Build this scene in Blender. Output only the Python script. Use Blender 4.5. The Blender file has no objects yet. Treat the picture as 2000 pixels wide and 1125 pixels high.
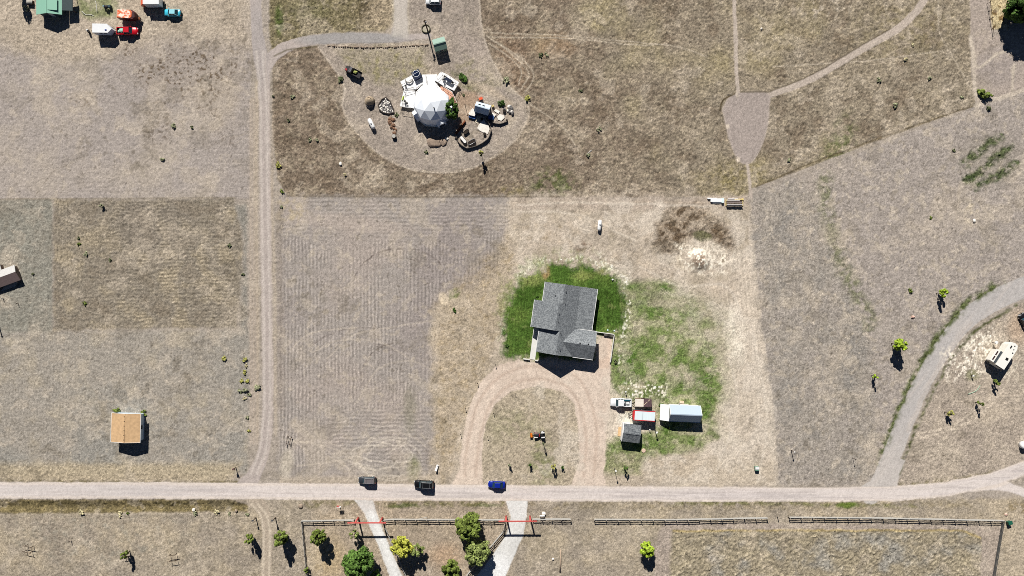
import bpy, bmesh, math, random
import numpy as np
from mathutils import Vector, Matrix, Euler

sc = bpy.context.scene
COL = sc.collection
PX = 0.135            # metres of ground per photograph pixel
CAMH = 180.0
# ------------------------------------------------------------------ camera
cam = bpy.data.cameras.new("camera"); camo = bpy.data.objects.new("camera", cam)
COL.objects.link(camo); camo.location = (0, 0, CAMH); camo.rotation_euler = (0, 0, 0)
cam.sensor_width = 36; cam.lens = 24; cam.clip_start = 1; cam.clip_end = 20000
sc.camera = camo
# ------------------------------------------------------------------ sky + sun
EL = math.radians(37); SX, SY = -0.229, 0.973
SUN = Vector((SX * math.cos(EL), SY * math.cos(EL), math.sin(EL))).normalized()
w = bpy.data.worlds.new("World"); sc.world = w; w.use_nodes = True
nt = w.node_tree; bg = nt.nodes["Background"]
sky = nt.nodes.new("ShaderNodeTexSky"); sky.sky_type = 'NISHITA'; sky.sun_disc = False
sky.sun_elevation = EL; sky.sun_rotation = math.radians(-13.2); sky.altitude = 2500; sky.dust_density = .1; sky.air_density = .35; sky.ozone_density = .6
nt.links.new(sky.outputs[0], bg.inputs[0]); bg.inputs[1].default_value = 0.05
sl = bpy.data.lights.new("sun", 'SUN'); so = bpy.data.objects.new("sun", sl); COL.objects.link(so)
sl.energy = 5.0; sl.angle = math.radians(.5); sl.color = (1, .965, .91)
so.rotation_euler = SUN.to_track_quat('Z', 'Y').to_euler(); so.location = SUN * 300
sc.view_settings.view_transform = 'Standard'; sc.view_settings.look = 'None'
sc.view_settings.exposure = 0.33; sc.view_settings.gamma = 1
sc.cycles.use_denoising = False
sc.cycles.pixel_filter_type = 'BLACKMAN_HARRIS'; sc.cycles.filter_width = 0.9
sc.cycles.max_bounces = 6; sc.cycles.diffuse_bounces = 2

# ------------------------------------------------------------------ helpers
def G(px, py, h=0.0):
    """world point that stands h metres above the ground where the photograph shows (px, py)"""
    s = (CAMH - h) / CAMH
    return Vector(((px - 1000) * PX * s, (562.5 - py) * PX * s, h))
def lin(c):
    return tuple(((v / 255) / 12.92 if v <= 10 else ((v / 255 + .055) / 1.055) ** 2.4) for v in c)
def props(o, label=None, cat=None, group=None, kind=None):
    for k, v in (('label', label), ('category', cat), ('group', group), ('kind', kind)):
        if v: o[k] = v
    return o
def thing(name, label, cat, loc, rot=0.0, group=None):
    o = bpy.data.objects.new(name, None); COL.objects.link(o)
    o.location = (loc[0], loc[1], loc[2] if len(loc) > 2 else 0); o.rotation_euler = (0, 0, rot)
    o.empty_display_size = .3
    return props(o, label, cat, group)
MATS = {}
def mat(name, rgb, rough=.6, metal=0., var=.12, scale=2.5, spec=.3, bump=0., island=False, stretch=None):
    if name in MATS: return MATS[name]
    m = bpy.data.materials.new(name); m.use_nodes = True; N = m.node_tree.nodes; L = m.node_tree.links
    b = N["Principled BSDF"]; b.inputs["Roughness"].default_value = rough; b.inputs["Metallic"].default_value = metal
    b.inputs["Specular IOR Level"].default_value = spec
    c = lin(rgb)
    tc = N.new("ShaderNodeTexCoord"); no = N.new("ShaderNodeTexNoise"); no.inputs["Scale"].default_value = scale
    no.inputs["Detail"].default_value = 4
    if stretch:
        mp = N.new("ShaderNodeMapping"); mp.inputs["Scale"].default_value = stretch
        L.new(tc.outputs["Object"], mp.inputs["Vector"]); L.new(mp.outputs[0], no.inputs["Vector"])
    else: L.new(tc.outputs["Object"], no.inputs["Vector"])
    src = no.outputs["Fac"]
    if island:
        ge = N.new("ShaderNodeNewGeometry"); ma = N.new("ShaderNodeMath"); ma.operation = 'ADD'
        m2 = N.new("ShaderNodeMath"); m2.operation = 'MULTIPLY'; m2.inputs[1].default_value = .5
        L.new(ge.outputs["Random Per Island"], ma.inputs[0]); L.new(no.outputs["Fac"], ma.inputs[1])
        L.new(ma.outputs[0], m2.inputs[0]); src = m2.outputs[0]
    cr = N.new("ShaderNodeValToRGB")
    cr.color_ramp.elements[0].position = .3; cr.color_ramp.elements[1].position = .7
    cr.color_ramp.elements[0].color = tuple(v * (1 - var) for v in c) + (1,)
    cr.color_ramp.elements[1].color = tuple(min(1, v * (1 + var)) for v in c) + (1,)
    L.new(src, cr.inputs[0]); L.new(cr.outputs[0], b.inputs["Base Color"])
    if bump:
        bp = N.new("ShaderNodeBump"); bp.inputs["Strength"].default_value = bump; bp.inputs["Distance"].default_value = .05
        L.new(no.outputs["Fac"], bp.inputs["Height"]); L.new(bp.outputs[0], b.inputs["Normal"])
    MATS[name] = m; return m
def shingle(name, lo, mid, hi, size=.3):
    m = bpy.data.materials.new(name); m.use_nodes = True; N = m.node_tree.nodes; L = m.node_tree.links
    b = N["Principled BSDF"]; b.inputs["Roughness"].default_value = .9; b.inputs["Specular IOR Level"].default_value = .1
    tc = N.new("ShaderNodeTexCoord"); mp = N.new("ShaderNodeMapping")
    mp.inputs["Scale"].default_value = (1 / size, 1 / size, 1 / size)
    vo = N.new("ShaderNodeTexVoronoi"); vo.inputs["Scale"].default_value = 1
    no = N.new("ShaderNodeTexNoise"); no.inputs["Scale"].default_value = .5; no.inputs["Detail"].default_value = 3
    L.new(tc.outputs["Object"], mp.inputs[0]); L.new(mp.outputs[0], vo.inputs["Vector"]); L.new(tc.outputs["Object"], no.inputs["Vector"])
    sp = N.new("ShaderNodeSeparateColor"); L.new(vo.outputs["Color"], sp.inputs[0])
    mx = N.new("ShaderNodeMath"); mx.operation = 'MULTIPLY_ADD'; mx.inputs[1].default_value = .35; 
    L.new(no.outputs["Fac"], mx.inputs[0]); L.new(sp.outputs[0], mx.inputs[2])
    cr = N.new("ShaderNodeValToRGB"); e = cr.color_ramp.elements
    e[0].position = .15; e[0].color = lin(lo) + (1,); e[1].position = 1.1; e[1].color = lin(hi) + (1,)
    k = e.new(.6); k.color = lin(mid) + (1,)
    L.new(mx.outputs[0], cr.inputs[0]); L.new(cr.outputs[0], b.inputs["Base Color"])
    MATS[name] = m; return m
def glass(name, rgb=(30, 45, 55)):
    return mat(name, rgb, rough=.08, spec=.6, var=.1)
def leafmat(name, rgb, var=.45):
    return mat(name, rgb, rough=.7, spec=.15, var=var, scale=.9, island=True)

class MB:
    """collects shapes into one mesh object"""
    def __init__(s): s.v = []; s.f = []; s.sm = []
    def add(s, vs, fs, smooth=False):
        o = len(s.v); s.v += [tuple(v) for v in vs]; s.f += [[i + o for i in f] for f in fs]; s.sm += [smooth] * len(fs); return s
    def box(s, c, d, rz=0.0, top=1.0, ry=0.0):
        x, y, z = d[0] / 2, d[1] / 2, d[2] / 2
        vs = [(-x, -y, -z), (x, -y, -z), (x, y, -z), (-x, y, -z), (-x * top, -y * top, z), (x * top, -y * top, z), (x * top, y * top, z), (-x * top, y * top, z)]
        R = Matrix.Rotation(rz, 3, 'Z') @ Matrix.Rotation(ry, 3, 'Y'); c = Vector(c)
        return s.add([R @ Vector(v) + c for v in vs], [(3, 2, 1, 0), (4, 5, 6, 7), (0, 1, 5, 4), (1, 2, 6, 5), (2, 3, 7, 6), (3, 0, 4, 7)])
    def beam(s, a, b, wd, ht):
        a, b = Vector(a), Vector(b); d = b - a; L = d.length
        q = d.to_track_quat('X', 'Z').to_matrix(); m = (a + b) / 2
        x, y, z = L / 2, wd / 2, ht / 2
        vs = [(-x, -y, -z), (x, -y, -z), (x, y, -z), (-x, y, -z), (-x, -y, z), (x, -y, z), (x, y, z), (-x, y, z)]
        return s.add([q @ Vector(v) + m for v in vs], [(3, 2, 1, 0), (4, 5, 6, 7), (0, 1, 5, 4), (1, 2, 6, 5), (2, 3, 7, 6), (3, 0, 4, 7)])
    def prism(s, pts, z0, z1):
        n = len(pts)
        if sum(pts[i][0] * pts[(i + 1) % n][1] - pts[(i + 1) % n][0] * pts[i][1] for i in range(n)) < 0: pts = pts[::-1]
        z0 = z0 if hasattr(z0, '__len__') else [z0] * n; z1 = z1 if hasattr(z1, '__len__') else [z1] * n
        vs = [(p[0], p[1], z0[i]) for i, p in enumerate(pts)] + [(p[0], p[1], z1[i]) for i, p in enumerate(pts)]
        return s.add(vs, [list(range(n))[::-1], list(range(n, 2 * n))] + [(i, (i + 1) % n, n + (i + 1) % n, n + i) for i in range(n)])
    def slab(s, top, t=.16):
        """roof plane: polygon with its own heights, t thick"""
        n = len(top); top = [Vector(p) for p in top]
        ar = sum(top[i].x * top[(i + 1) % n].y - top[(i + 1) % n].x * top[i].y for i in range(n))
        if ar < 0: top = top[::-1]
        vs = top + [p - Vector((0, 0, t)) for p in top]
        return s.add(vs, [list(range(n)), list(range(n, 2 * n))[::-1]] + [(i, n + i, n + (i + 1) % n, (i + 1) % n) for i in range(n)])
    def tube(s, pts, rs, n=8, cap=True, smooth=True):
        pts = [Vector(p) for p in pts]; vs = []; fs = []
        if not hasattr(rs, '__len__'): rs = [rs] * len(pts)
        for i, p in enumerate(pts):
            d = (pts[min(i + 1, len(pts) - 1)] - pts[max(i - 1, 0)]).normalized()
            q = d.to_track_quat('Z', 'X').to_matrix()
            for k in range(n):
                a = 2 * math.pi * k / n
                vs.append(p + q @ Vector((math.cos(a) * rs[i], math.sin(a) * rs[i], 0)))
        for i in range(len(pts) - 1):
            for k in range(n):
                fs.append((i * n + k, i * n + (k + 1) % n, (i + 1) * n + (k + 1) % n, (i + 1) * n + k))
        s.add(vs, fs, smooth)
        if cap:
            o = len(s.v) - len(vs)
            s.f += [[o + k for k in range(n)][::-1], [o + (len(pts) - 1) * n + k for k in range(n)]]; s.sm += [False, False]
        return s
    def ring(s, c, r, t, n=20, seg=6):
        pts = [(c[0] + r * math.cos(2 * math.pi * i / n), c[1] + r * math.sin(2 * math.pi * i / n), c[2]) for i in range(n + 1)]
        return s.tube(pts, t, seg, cap=False)
    def rock(s, c, r, seed=0, flat=.6, sub=2):
        bm = bmesh.new(); bmesh.ops.create_icosphere(bm, subdivisions=sub, radius=1); rg = random.Random(seed)
        off = Vector((rg.random() * 9, rg.random() * 9, rg.random() * 9)); from mathutils import noise
        sx, sy = rg.uniform(.75, 1.2), rg.uniform(.75, 1.2)
        bm.verts.ensure_lookup_table()
        vs = []
        for v in bm.verts:
            k = 1 + .35 * noise.noise(v.co * 1.6 + off)
            vs.append((c[0] + v.co.x * r * k * sx, c[1] + v.co.y * r * k * sy, c[2] + v.co.z * r * k * flat))
        fs = [[v.index for v in f.verts] for f in bm.faces]; bm.free()
        return s.add(vs, fs, sub > 2)
    def loft(s, rings, smooth=False):
        n = len(rings[0]); vs = [p for r in rings for p in r]
        fs = [(i * n + k, i * n + (k + 1) % n, (i + 1) * n + (k + 1) % n, (i + 1) * n + k) for i in range(len(rings) - 1) for k in range(n)]
        fs += [list(range(n))[::-1], [(len(rings) - 1) * n + k for k in range(n)]]
        return s.add(vs, fs, smooth)
    def build(s, name, m, parent=None, world=False, bevel=0.):
        vs = s.v
        if parent is not None and world:
            im = (Matrix.Translation(parent.location) @ parent.rotation_euler.to_matrix().to_4x4()).inverted()
            vs = [im @ Vector(v) for v in vs]
        me = bpy.data.meshes.new(name); me.from_pydata([tuple(v) for v in vs], [], s.f); me.update()
        me.polygons.foreach_set("use_smooth", s.sm)
        bm = bmesh.new(); bm.from_mesh(me); bmesh.ops.recalc_face_normals(bm, faces=bm.faces)
        bm.to_mesh(me); bm.free()
        me.materials.append(m)
        o = bpy.data.objects.new(name, me); COL.objects.link(o)
        if parent is not None: o.parent = parent
        if bevel:
            b = o.modifiers.new("bevel", 'BEVEL'); b.width = bevel; b.segments = 2; b.limit_method = 'ANGLE'
        return o
def dup(root, loc, rot=None, label=None):
    r = root.copy(); COL.objects.link(r); r.location = loc
    if rot is not None: r.rotation_euler = rot if hasattr(rot, '__len__') else (0, 0, rot)
    if label: r['label'] = label
    for ch in list(root.children):
        c = ch.copy(); COL.objects.link(c); c.parent = r
        for g in list(ch.children):
            d = g.copy(); COL.objects.link(d); d.parent = c
    return r

# ------------------------------------------------------------------ ground: colour and relief of the land, in plan
def axis(half, step, outer):
    a = np.arange(-half, half + step / 2, step)
    return np.concatenate([-np.array(outer[::-1]), a, np.array(outer)])
XS = axis(142, .25, [150, 170, 210, 300, 500, 1000, 2500, 6000])
YS = axis(84, .25, [92, 110, 150, 250, 450, 1000, 2500, 6000])
nx, ny = len(XS), len(YS)
px1 = (XS / PX + 1000).astype(np.float32); py1 = (562.5 - YS / PX).astype(np.float32)
X = np.repeat(px1[None, :], ny, 0); Y = np.repeat(py1[:, None], nx, 1)
def vn(x, y, seed):
    R = np.random.default_rng(seed).random((256, 256)).astype(np.float32)
    xi = np.floor(x).astype(np.int32); yi = np.floor(y).astype(np.int32)
    fx = (x - xi).astype(np.float32); fy = (y - yi).astype(np.float32)
    fx = fx * fx * (3 - 2 * fx); fy = fy * fy * (3 - 2 * fy)
    a = R[yi & 255, xi & 255]; b = R[yi & 255, (xi + 1) & 255]; c = R[(yi + 1) & 255, xi & 255]; d = R[(yi + 1) & 255, (xi + 1) & 255]
    return (a + (b - a) * fx) * (1 - fy) + (c + (d - c) * fx) * fy
def fbm(sx, sy=None, o=3, seed=1, rot=0.0, wx=0, wy=0):
    rot = rot if sy else rot + .6; sy = sy or sx; c, s = math.cos(rot), math.sin(rot)
    x = (X * c + Y * s + wx) / sx; y = (-X * s + Y * c + wy) / sy
    t = 0; a = 1; n = 0
    for i in range(o):
        t = t + a * vn(x, y, seed * 17 + i); n += a; a *= .55; x = x * 2.03 + 7.1; y = y * 2.03 + 3.7
    t = t - t.mean(); return np.clip(t * (.5 / t.std()), -1.4, 1.4)
WH = np.random.default_rng(5).standard_normal((ny, nx)).astype(np.float32)
N2 = fbm(4, o=2, seed=2); N8 = fbm(9, o=3, seed=3); N30 = fbm(32, o=4, seed=4); N100 = fbm(110, o=4, seed=6)
WA = fbm(14, o=3, seed=8) * .55; WB = fbm(14, o=3, seed=9) * .55
NF = fbm(2.6, 3.6, o=1, seed=11)
def sstep(a, b, v):
    t = np.clip((v - a) / (b - a), 0, 1); return t * t * (3 - 2 * t)
def win(x0, x1, y0, y1):
    i0, i1 = np.searchsorted(px1, [x0, x1]); j = np.searchsorted(-py1, [-y1, -y0])
    return slice(max(j[0] - 1, 0), j[1] + 1), slice(max(i0 - 1, 0), i1 + 1)
def poly(pts, soft=2., warp=1.):
    """1 inside a polygon given in plan pixels, soft ragged edge"""
    xs = [p[0] for p in pts]; ys = [p[1] for p in pts]; mg = soft * 2 + warp * 2 + 4
    sl_ = win(min(xs) - mg, max(xs) + mg, min(ys) - mg, max(ys) + mg)
    x = X[sl_] + WA[sl_] * warp; y = Y[sl_] + WB[sl_] * warp
    ins = np.zeros(x.shape, bool); d = np.full(x.shape, 1e9, np.float32); n = len(pts)
    for i in range(n):
        (ax, ay), (bx, by) = pts[i], pts[(i + 1) % n]
        if ay != by: ins ^= ((ay > y) != (by > y)) & (x < (bx - ax) * (y - ay) / (by - ay) + ax)
        l2 = (bx - ax) ** 2 + (by - ay) ** 2 + 1e-6
        t = np.clip(((x - ax) * (bx - ax) + (y - ay) * (by - ay)) / l2, 0, 1)
        d = np.minimum(d, (x - ax - t * (bx - ax)) ** 2 + (y - ay - t * (by - ay)) ** 2)
    d = np.sqrt(d) * np.where(ins, 1, -1)
    out = np.zeros((ny, nx), np.float32); out[sl_] = sstep(-soft, soft, d); return out
def curve(pts, n=6):
    """Catmull-Rom through the points (last numbers, e.g. width, run along)"""
    P = [np.array(p, float) for p in pts]; P = [2 * P[0] - P[1]] + P + [2 * P[-1] - P[-2]]; o = []
    for i in range(1, len(P) - 2):
        for k in range(n):
            t = k / n
            o.append(.5 * (2 * P[i] + (P[i + 1] - P[i - 1]) * t + (2 * P[i - 1] - 5 * P[i] + 4 * P[i + 1] - P[i + 2]) * t * t + (3 * P[i] - P[i - 1] - 3 * P[i + 1] + P[i + 2]) * t ** 3))
    return [tuple(p) for p in o] + [tuple(P[-2])]
def line(pts, width=None, soft=1.5, warp=1., dist=False):
    xs = [p[0] for p in pts]; ys = [p[1] for p in pts]
    mw = width if width else max(p[2] for p in pts); mg = mw + soft * 2 + warp * 2 + 4
    sl_ = win(min(xs) - mg, max(xs) + mg, min(ys) - mg, max(ys) + mg)
    x = X[sl_] + WA[sl_] * warp; y = Y[sl_] + WB[sl_] * warp
    best = np.full(x.shape, -1e9, np.float32); sd = np.full(x.shape, 99., np.float32); ad = np.full(x.shape, 1e9, np.float32)
    for p, q in zip(pts[:-1], pts[1:]):
        (ax, ay), (bx, by) = p[:2], q[:2]; l2 = (bx - ax) ** 2 + (by - ay) ** 2 + 1e-6
        t = np.clip(((x - ax) * (bx - ax) + (y - ay) * (by - ay)) / l2, 0, 1)
        d = np.sqrt((x - ax - t * (bx - ax)) ** 2 + (y - ay - t * (by - ay)) ** 2)
        hw = width / 2 if width else (p[2] + (q[2] - p[2]) * t) / 2
        if dist:
            cr = np.sign((bx - ax) * (y - ay) - (by - ay) * (x - ax)); m = d < ad
            sd = np.where(m, d * cr, sd); ad = np.minimum(ad, d)
        best = np.maximum(best, hw - d)
    out = np.zeros((ny, nx), np.float32); out[sl_] = sstep(-soft, soft, best)
    if dist:
        o2 = np.full((ny, nx), 99., np.float32); o2[sl_] = sd; return out, o2
    return out
def ell(cx, cy, rx, ry, soft=.3, rot=0., warp=3.):
    x = X + WA * warp - cx; y = Y + WB * warp - cy; c, s = math.cos(rot), math.sin(rot)
    u = (x * c + y * s) / rx; v = (-x * s + y * c) / ry
    return sstep(1 + soft, 1 - soft, np.sqrt(u * u + v * v))
LATE = []     # worn tracks, laid over the other colours at the end
C = np.empty((ny, nx, 3), np.float32); C[:] = lin((163, 151, 137))
Z = np.zeros((ny, nx), np.float32)
AMP = np.full((ny, nx), .05, np.float32)      # height of the tufts, metres
GR = np.full((ny, nx), .10, np.float32)       # strength of the grain
def put(m, rgb, amp=None, gr=None):
    global C, AMP, GR
    C += (np.array(lin(rgb), np.float32) - C) * m[..., None]
    if amp is not None: AMP += (amp - AMP) * m
    if gr is not None: GR += (gr - GR) * m
def mul(m):
    global C
    C *= (1 + m)[..., None]
def pos(a): return np.clip(a, 0, 1)
HS = lambda per, wob=2., s=30: np.sin(2 * np.pi * (Y + WB * wob) / per + s) 
VS = lambda per, wob=2., s=31: np.sin(2 * np.pi * (X + WA * wob) / per + s)

# --- mown field, top left
f = poly([(-80, -60), (488, -60), (490, 388), (-80, 388)], 4, 3)
put(f, (162, 151, 141), .04, .10)
mul(f * (.05 * HS(8.3) * (.5 + N30) + .03 * HS(4.1)))
put(f * pos(N100 * 1.2) * .5, (178, 164, 145)); put(f * pos(-N100 - .1) * .7, (150, 140, 131))
put(poly([(-80, -60), (480, -60), (490, 90), (330, 80), (200, 110), (80, 120), (-80, 60)], 25, 12) * .6, (182, 165, 140), .07, .16)
put(poly([(150, -20), (225, -20), (232, 30), (185, 38), (150, 25)], 8, 5) * .7, (106, 118, 66), .07)
sp = sstep(.42, .6, fbm(4.2, o=2, seed=21)) 
reg = pos(poly([(225, 95), (400, 85), (478, 95), (470, 200), (400, 215), (330, 200), (250, 150)], 25, 20) + ell(165, 192, 28, 16) * .6 + ell(310, 245, 30, 45) * .5 + ell(440, 250, 30, 40) * .35)
put(pos(reg * 1.2) * sp * sstep(-.6, .2, N30) , (84, 70, 56), .10)
put(reg * .25, (150, 134, 114))
# --- field with hay rows, left
wf = poly([(104, 389), (300, 390), (458, 386), (474, 470), (472, 560), (460, 640), (300, 642), (104, 648)], 4, 5)
put(wf, (136, 126, 111), .09, .15)
put(wf * pos(N30 + .1) * .5, (166, 150, 122)); put(wf * pos(-N30) * .6, (128, 115, 97)); put(wf * ell(290, 440, 90, 60, .5) * .5, (131, 121, 108))
rows = sstep(110, 260, X) * sstep(480, 440, X)
mul(wf * rows * .30 * HS(6.6, 4.) * pos(.6 + .6 * N30 + .3 * N8)); mul(wf * (1 - rows) * .14 * VS(7, 4) * pos(.6 + .6 * N30))
lf = poly([(-80, 390), (102, 390), (102, 700), (-80, 700)], 3, 2)
put(lf, (140, 135, 122), .07, .14); put(lf * pos(N30) * .6, (152, 143, 128)); mul(lf * -.08 * pos(N8 + .3))
put(poly([(459, 400), (482, 400), (484, 760), (468, 760), (470, 650), (478, 470)], 6, 4) * .8, (130, 126, 116), .07, .16)
# --- lower left field
ll = poly([(-80, 650), (485, 645), (485, 925), (-80, 925)], 6, 4)
put(ll, (154, 145, 132), .05, .13); put(ll * pos(N100 + .2) * .8, (143, 138, 128)); put(ll * pos(N30 - .1) * .5, (176, 162, 138))
mul(ll * .05 * VS(6.2, 3))
put(poly([(-80, 905), (470, 905), (455, 942), (-80, 942)], 9, 4) * .8, (174, 158, 130), .08, .16)
put(line([(-20, 938), (200, 941), (480, 941)], 4, 2) * pos(N8 + .5), (106, 96, 64), .1)
# --- wild brown grassland
wild = pos(poly([(533, 110), (550, 96), (600, 90), (622, 90), (672, 165), (668, 205), (690, 250), (740, 300), (800, 330), (870, 337), (930, 325), (1000, 280), (1030, 232), (1028, 200), (990, 163), (965, 125), (942, 60), (932, -60), (1893, -60), (1897, 150), (1906, 205), (1700, 280), (1468, 368), (1462, 383), (1100, 385), (800, 384), (560, 382), (542, 350), (532, 250)], 1.5, 2))
wild2 = poly([(527, -60), (768, -60), (768, 40), (750, 62), (690, 62), (610, 67), (560, 84), (530, 108), (526, 60)], 3, 3)
F1 = fbm(3.2, 9, o=2, seed=31, rot=.6, wx=WA * 8); F2 = fbm(3.2, 9, o=2, seed=32, rot=-.7, wx=WB * 8); F3 = fbm(12, o=2, seed=33)
put(wild, (136, 123, 105), .105, .17); put(wild2, (121, 111, 84), .14, .2)
e = sstep(1000, 1500, X + N100 * 200)
put(wild * (1 - e) * .75, (122, 107, 91)); put(wild * e * .6, (141, 129, 110))
put(wild * pos(N30 * 1.1) * .5, (156, 142, 121)); put(wild * pos(-N30 * 1.2 - .1) * .6, (112, 97, 80)); put(wild * pos(N100 - .15) * e, (148, 135, 106))
put(wild2 * pos(N30) * .7, (140, 128, 102)); put(wild2 * ell(545, 40, 8, 28, .5) * .9, (78, 90, 45)); put(wild2 * ell(730, 20, 35, 25, .6) * .7, (88, 76, 58))
put(wild2 * ell(600, 20, 40, 20, .6) * .4, (100, 100, 66)); put(poly([(700, 62), (760, -60), (800, -60), (800, 62)], 18, 8) * .7, (172, 155, 130))
for a in ((1080, 358, 42, 26, .5, 0., .8), (1640, 285, 26, 55, .6, .25, .75), (1000, 372, 25, 12, .5, 0, .5), (1440, 345, 60, 30, .6, 0, .45), (1760, 60, 90, 60, .8, 0, .3)):
    put(wild * ell(*a[:6], warp=8) * a[6] * pos(.6 + N8), (84, 94, 48) if a[6] > .5 else (128, 116, 66))
both = np.maximum(wild, wild2)
mul(both * (.16 * F1 + .15 * F2 + .05 * F3))
put(both * sstep(.5, .72, fbm(7, o=2, seed=35)) * .4, (172, 157, 132)); put(wild * ell(1610, 15, 50, 22, .7) * sstep(.1, .5, N8), (178, 164, 144))
put(wild * ell(1080, 90, 40, 22, .6) * .5, (146, 117, 88)); put(wild * ell(1000, 130, 30, 60, .6) * .4, (140, 112, 88))
for pl in ([(958, 64), (1100, 70), (1250, 83), (1320, 90), (1380, 110)], [(950, 72), (1120, 76), (1240, 88), (1290, 86)], [(950, 70), (990, 98), (1025, 130), (1032, 150), (1018, 172)], [(955, 85), (1000, 115), (1018, 140), (1012, 165)], [(962, 78), (1010, 108), (1040, 138), (1040, 160), (1026, 180)],
           [(1030, 200), (1100, 250), (1130, 295)], [(1833, -10), (1835, 60), (1860, 110), (1900, 180)], [(1510, 130), (1600, 125), (1700, 118), (1850, 98)]):
    put(line(curve(pl), 2.2, 1.2, 1.5) * .85, (182, 168, 147), .05)
# --- yard round the dome
yard = poly([(622, 92), (640, 84), (840, 84), (800, 62), (800, -60), (932, -60), (940, 60), (965, 125), (990, 165), (1028, 200), (1030, 232), (1000, 280), (930, 325), (870, 337), (800, 330), (740, 300), (690, 250), (668, 205), (672, 165)], 1.5, 2)
put(yard, (158, 145, 131), .045, .14); put(yard * pos(N30) * .6, (176, 161, 143)); put(yard * pos(-N30) * .5, (142, 130, 118))
put(poly([(655, 92), (838, 92), (830, 150), (760, 165), (700, 150)], 14, 8) * (.35 + .6 * pos(N8)) * .8, (136, 128, 86), .09, .2)
put(poly([(870, 110), (950, 115), (1000, 175), (960, 170), (905, 150)], 14, 8) * pos(N8 + .2) * .6, (138, 130, 94), .08, .2)
put(poly([(880, 60), (935, 60), (960, 125), (985, 165), (950, 140)], 10, 4) * .5, (168, 153, 140))
put(poly([(880, 138), (900, 148), (930, 165), (945, 182), (925, 182), (895, 165)], 5, 4) * (.5 + .5 * N8), (84, 88, 46), .1, .2)
put(poly([(895, 178), (930, 180), (940, 200), (905, 250), (890, 250), (885, 200)], 8, 5) * .6, (160, 130, 102))
put(poly([(900, 150), (960, 170), (1000, 200), (1005, 235), (990, 250), (985, 200), (920, 172)], 6, 3) * .6, (184, 166, 142))
ring_ = curve([(622, 92), (672, 165), (668, 205), (690, 250), (740, 300), (800, 330), (870, 337), (930, 325), (1000, 280), (1030, 232), (1028, 200), (990, 165), (965, 125), (942, 60), (932, -60)])
put(line([(x, y) for x, y in ring_], 3.2, 1.6, 1) * .75, (190, 175, 156), .02)
put(line([(x - 8 * (1 if x > 850 else -1), y - 5) for x, y in ring_], 2.6, 2, 1) * .35, (140, 127, 113), .02)
# --- striped mown field, centre
mf = poly([(544, 384), (1000, 384), (985, 470), (975, 520), (940, 560), (860, 585), (842, 640), (848, 800), (846, 935), (544, 940)], 9, 9)
put(mf, (157, 147, 137), .03, .10); put(mf * pos(N100) * .6, (166, 152, 140)); put(mf * pos(-N100 - .05) * .7, (146, 135, 128))
vs_ = sstep(455, 490, Y + N30 * 15) * (1 - sstep(780, 830, Y + N30 * 25) * sstep(620, 660, X))
mul(mf * vs_ * (.30 * VS(7.05, 2.2) * pos(.6 + .55 * N30 + .5 * N8) + .02 * VS(14.1, 1)))
mul(mf * (1 - vs_) * .26 * HS(7.6, 2.5) * pos(.6 + .55 * N30 + .5 * N8))
put(mf * ell(680, 435, 110, 16, .5, .1, 6) * .6, (176, 161, 147))
put(mf * sstep(.6, .95, fbm(14, o=3, seed=41)) * .5, (182, 168, 149))
for cx, cy, rx, ry, a0, a1, wd in ((785, 560, 95, 75, 190, 330, 2.2), (785, 575, 80, 70, 195, 320, 1.8), (780, 740, 75, 70, 170, 260, 2), (720, 700, 120, 60, 200, 280, 1.6)):
    put(1.3 * mf * line([(cx + rx * math.cos(math.radians(a)), cy + ry * math.sin(math.radians(a))) for a in np.linspace(a0, a1, 24)], wd, 1.2, 2) * pos(.35 + .5 * N8), (106, 95, 87), .02)
for pl in ([(728, 672), (780, 681), (822, 690)], [(735, 678), (770, 684)], [(770, 710), (790, 728), (803, 742)]): put(mf * line(pl, 2.2, 1.5, 2) * pos(.3 + .6 * N8), (108, 96, 86), .05)
rg = random.Random(3)
for i in range(16):
    cx, cy = 742 + rg.uniform(-30, 30), 888 + rg.uniform(-14, 14); rx, ry = rg.uniform(34, 84), rg.uniform(14, 36); t = rg.uniform(-.5, .5); a0 = rg.uniform(0, 6)
    LATE.append((line([(cx + rx * math.cos(a) * math.cos(t) - ry * math.sin(a) * math.sin(t), cy + rx * math.cos(a) * math.sin(t) + ry * math.sin(a) * math.cos(t)) for a in np.linspace(a0, a0 + rg.uniform(1.6, 3.6), 26)], 2.1, 1.2, 1.5) * rg.uniform(.3, .65), (208, 195, 176)))
for pl in ([(552, 858), (640, 872), (700, 905), (720, 930)], [(565, 855), (620, 870), (660, 895), (690, 925)], [(570, 862), (640, 865), (680, 880)], [(580, 910), (660, 900), (700, 890)], [(640, 890), (680, 915), (680, 938)], [(600, 880), (560, 850)], [(640, 700), (690, 655), (760, 640), (850, 625)], [(610, 690), (660, 665), (740, 668), (800, 700)], [(700, 780), (740, 720), (800, 705), (840, 720)], [(560, 690), (610, 650), (700, 640)], [(690, 905), (740, 850), (800, 850), (842, 880)]): LATE.append((line(curve(pl), 2.4, 1.5, 1.5) * .45, (202, 187, 167)))
put(poly([(544, 930), (846, 928), (870, 948), (544, 948)], 6, 3) * .6, (178, 162, 140), .06)
put(ell(560, 905, 12, 28, .5, .2) * .8, (205, 192, 172)); put(ell(800, 800, 12, 40, .6, 0) * .4, (122, 118, 92)); put(ell(808, 915, 12, 22, .6, 0) * .7, (122, 122, 80), .07)
put(poly([(540, 380), (600, 380), (595, 430), (545, 440)], 10, 8) * pos(N8 + .5), (180, 164, 138))
put(poly([(540, 395), (552, 395), (556, 800), (542, 800)], 5, 3) * .5, (138, 126, 114), .06)
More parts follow.
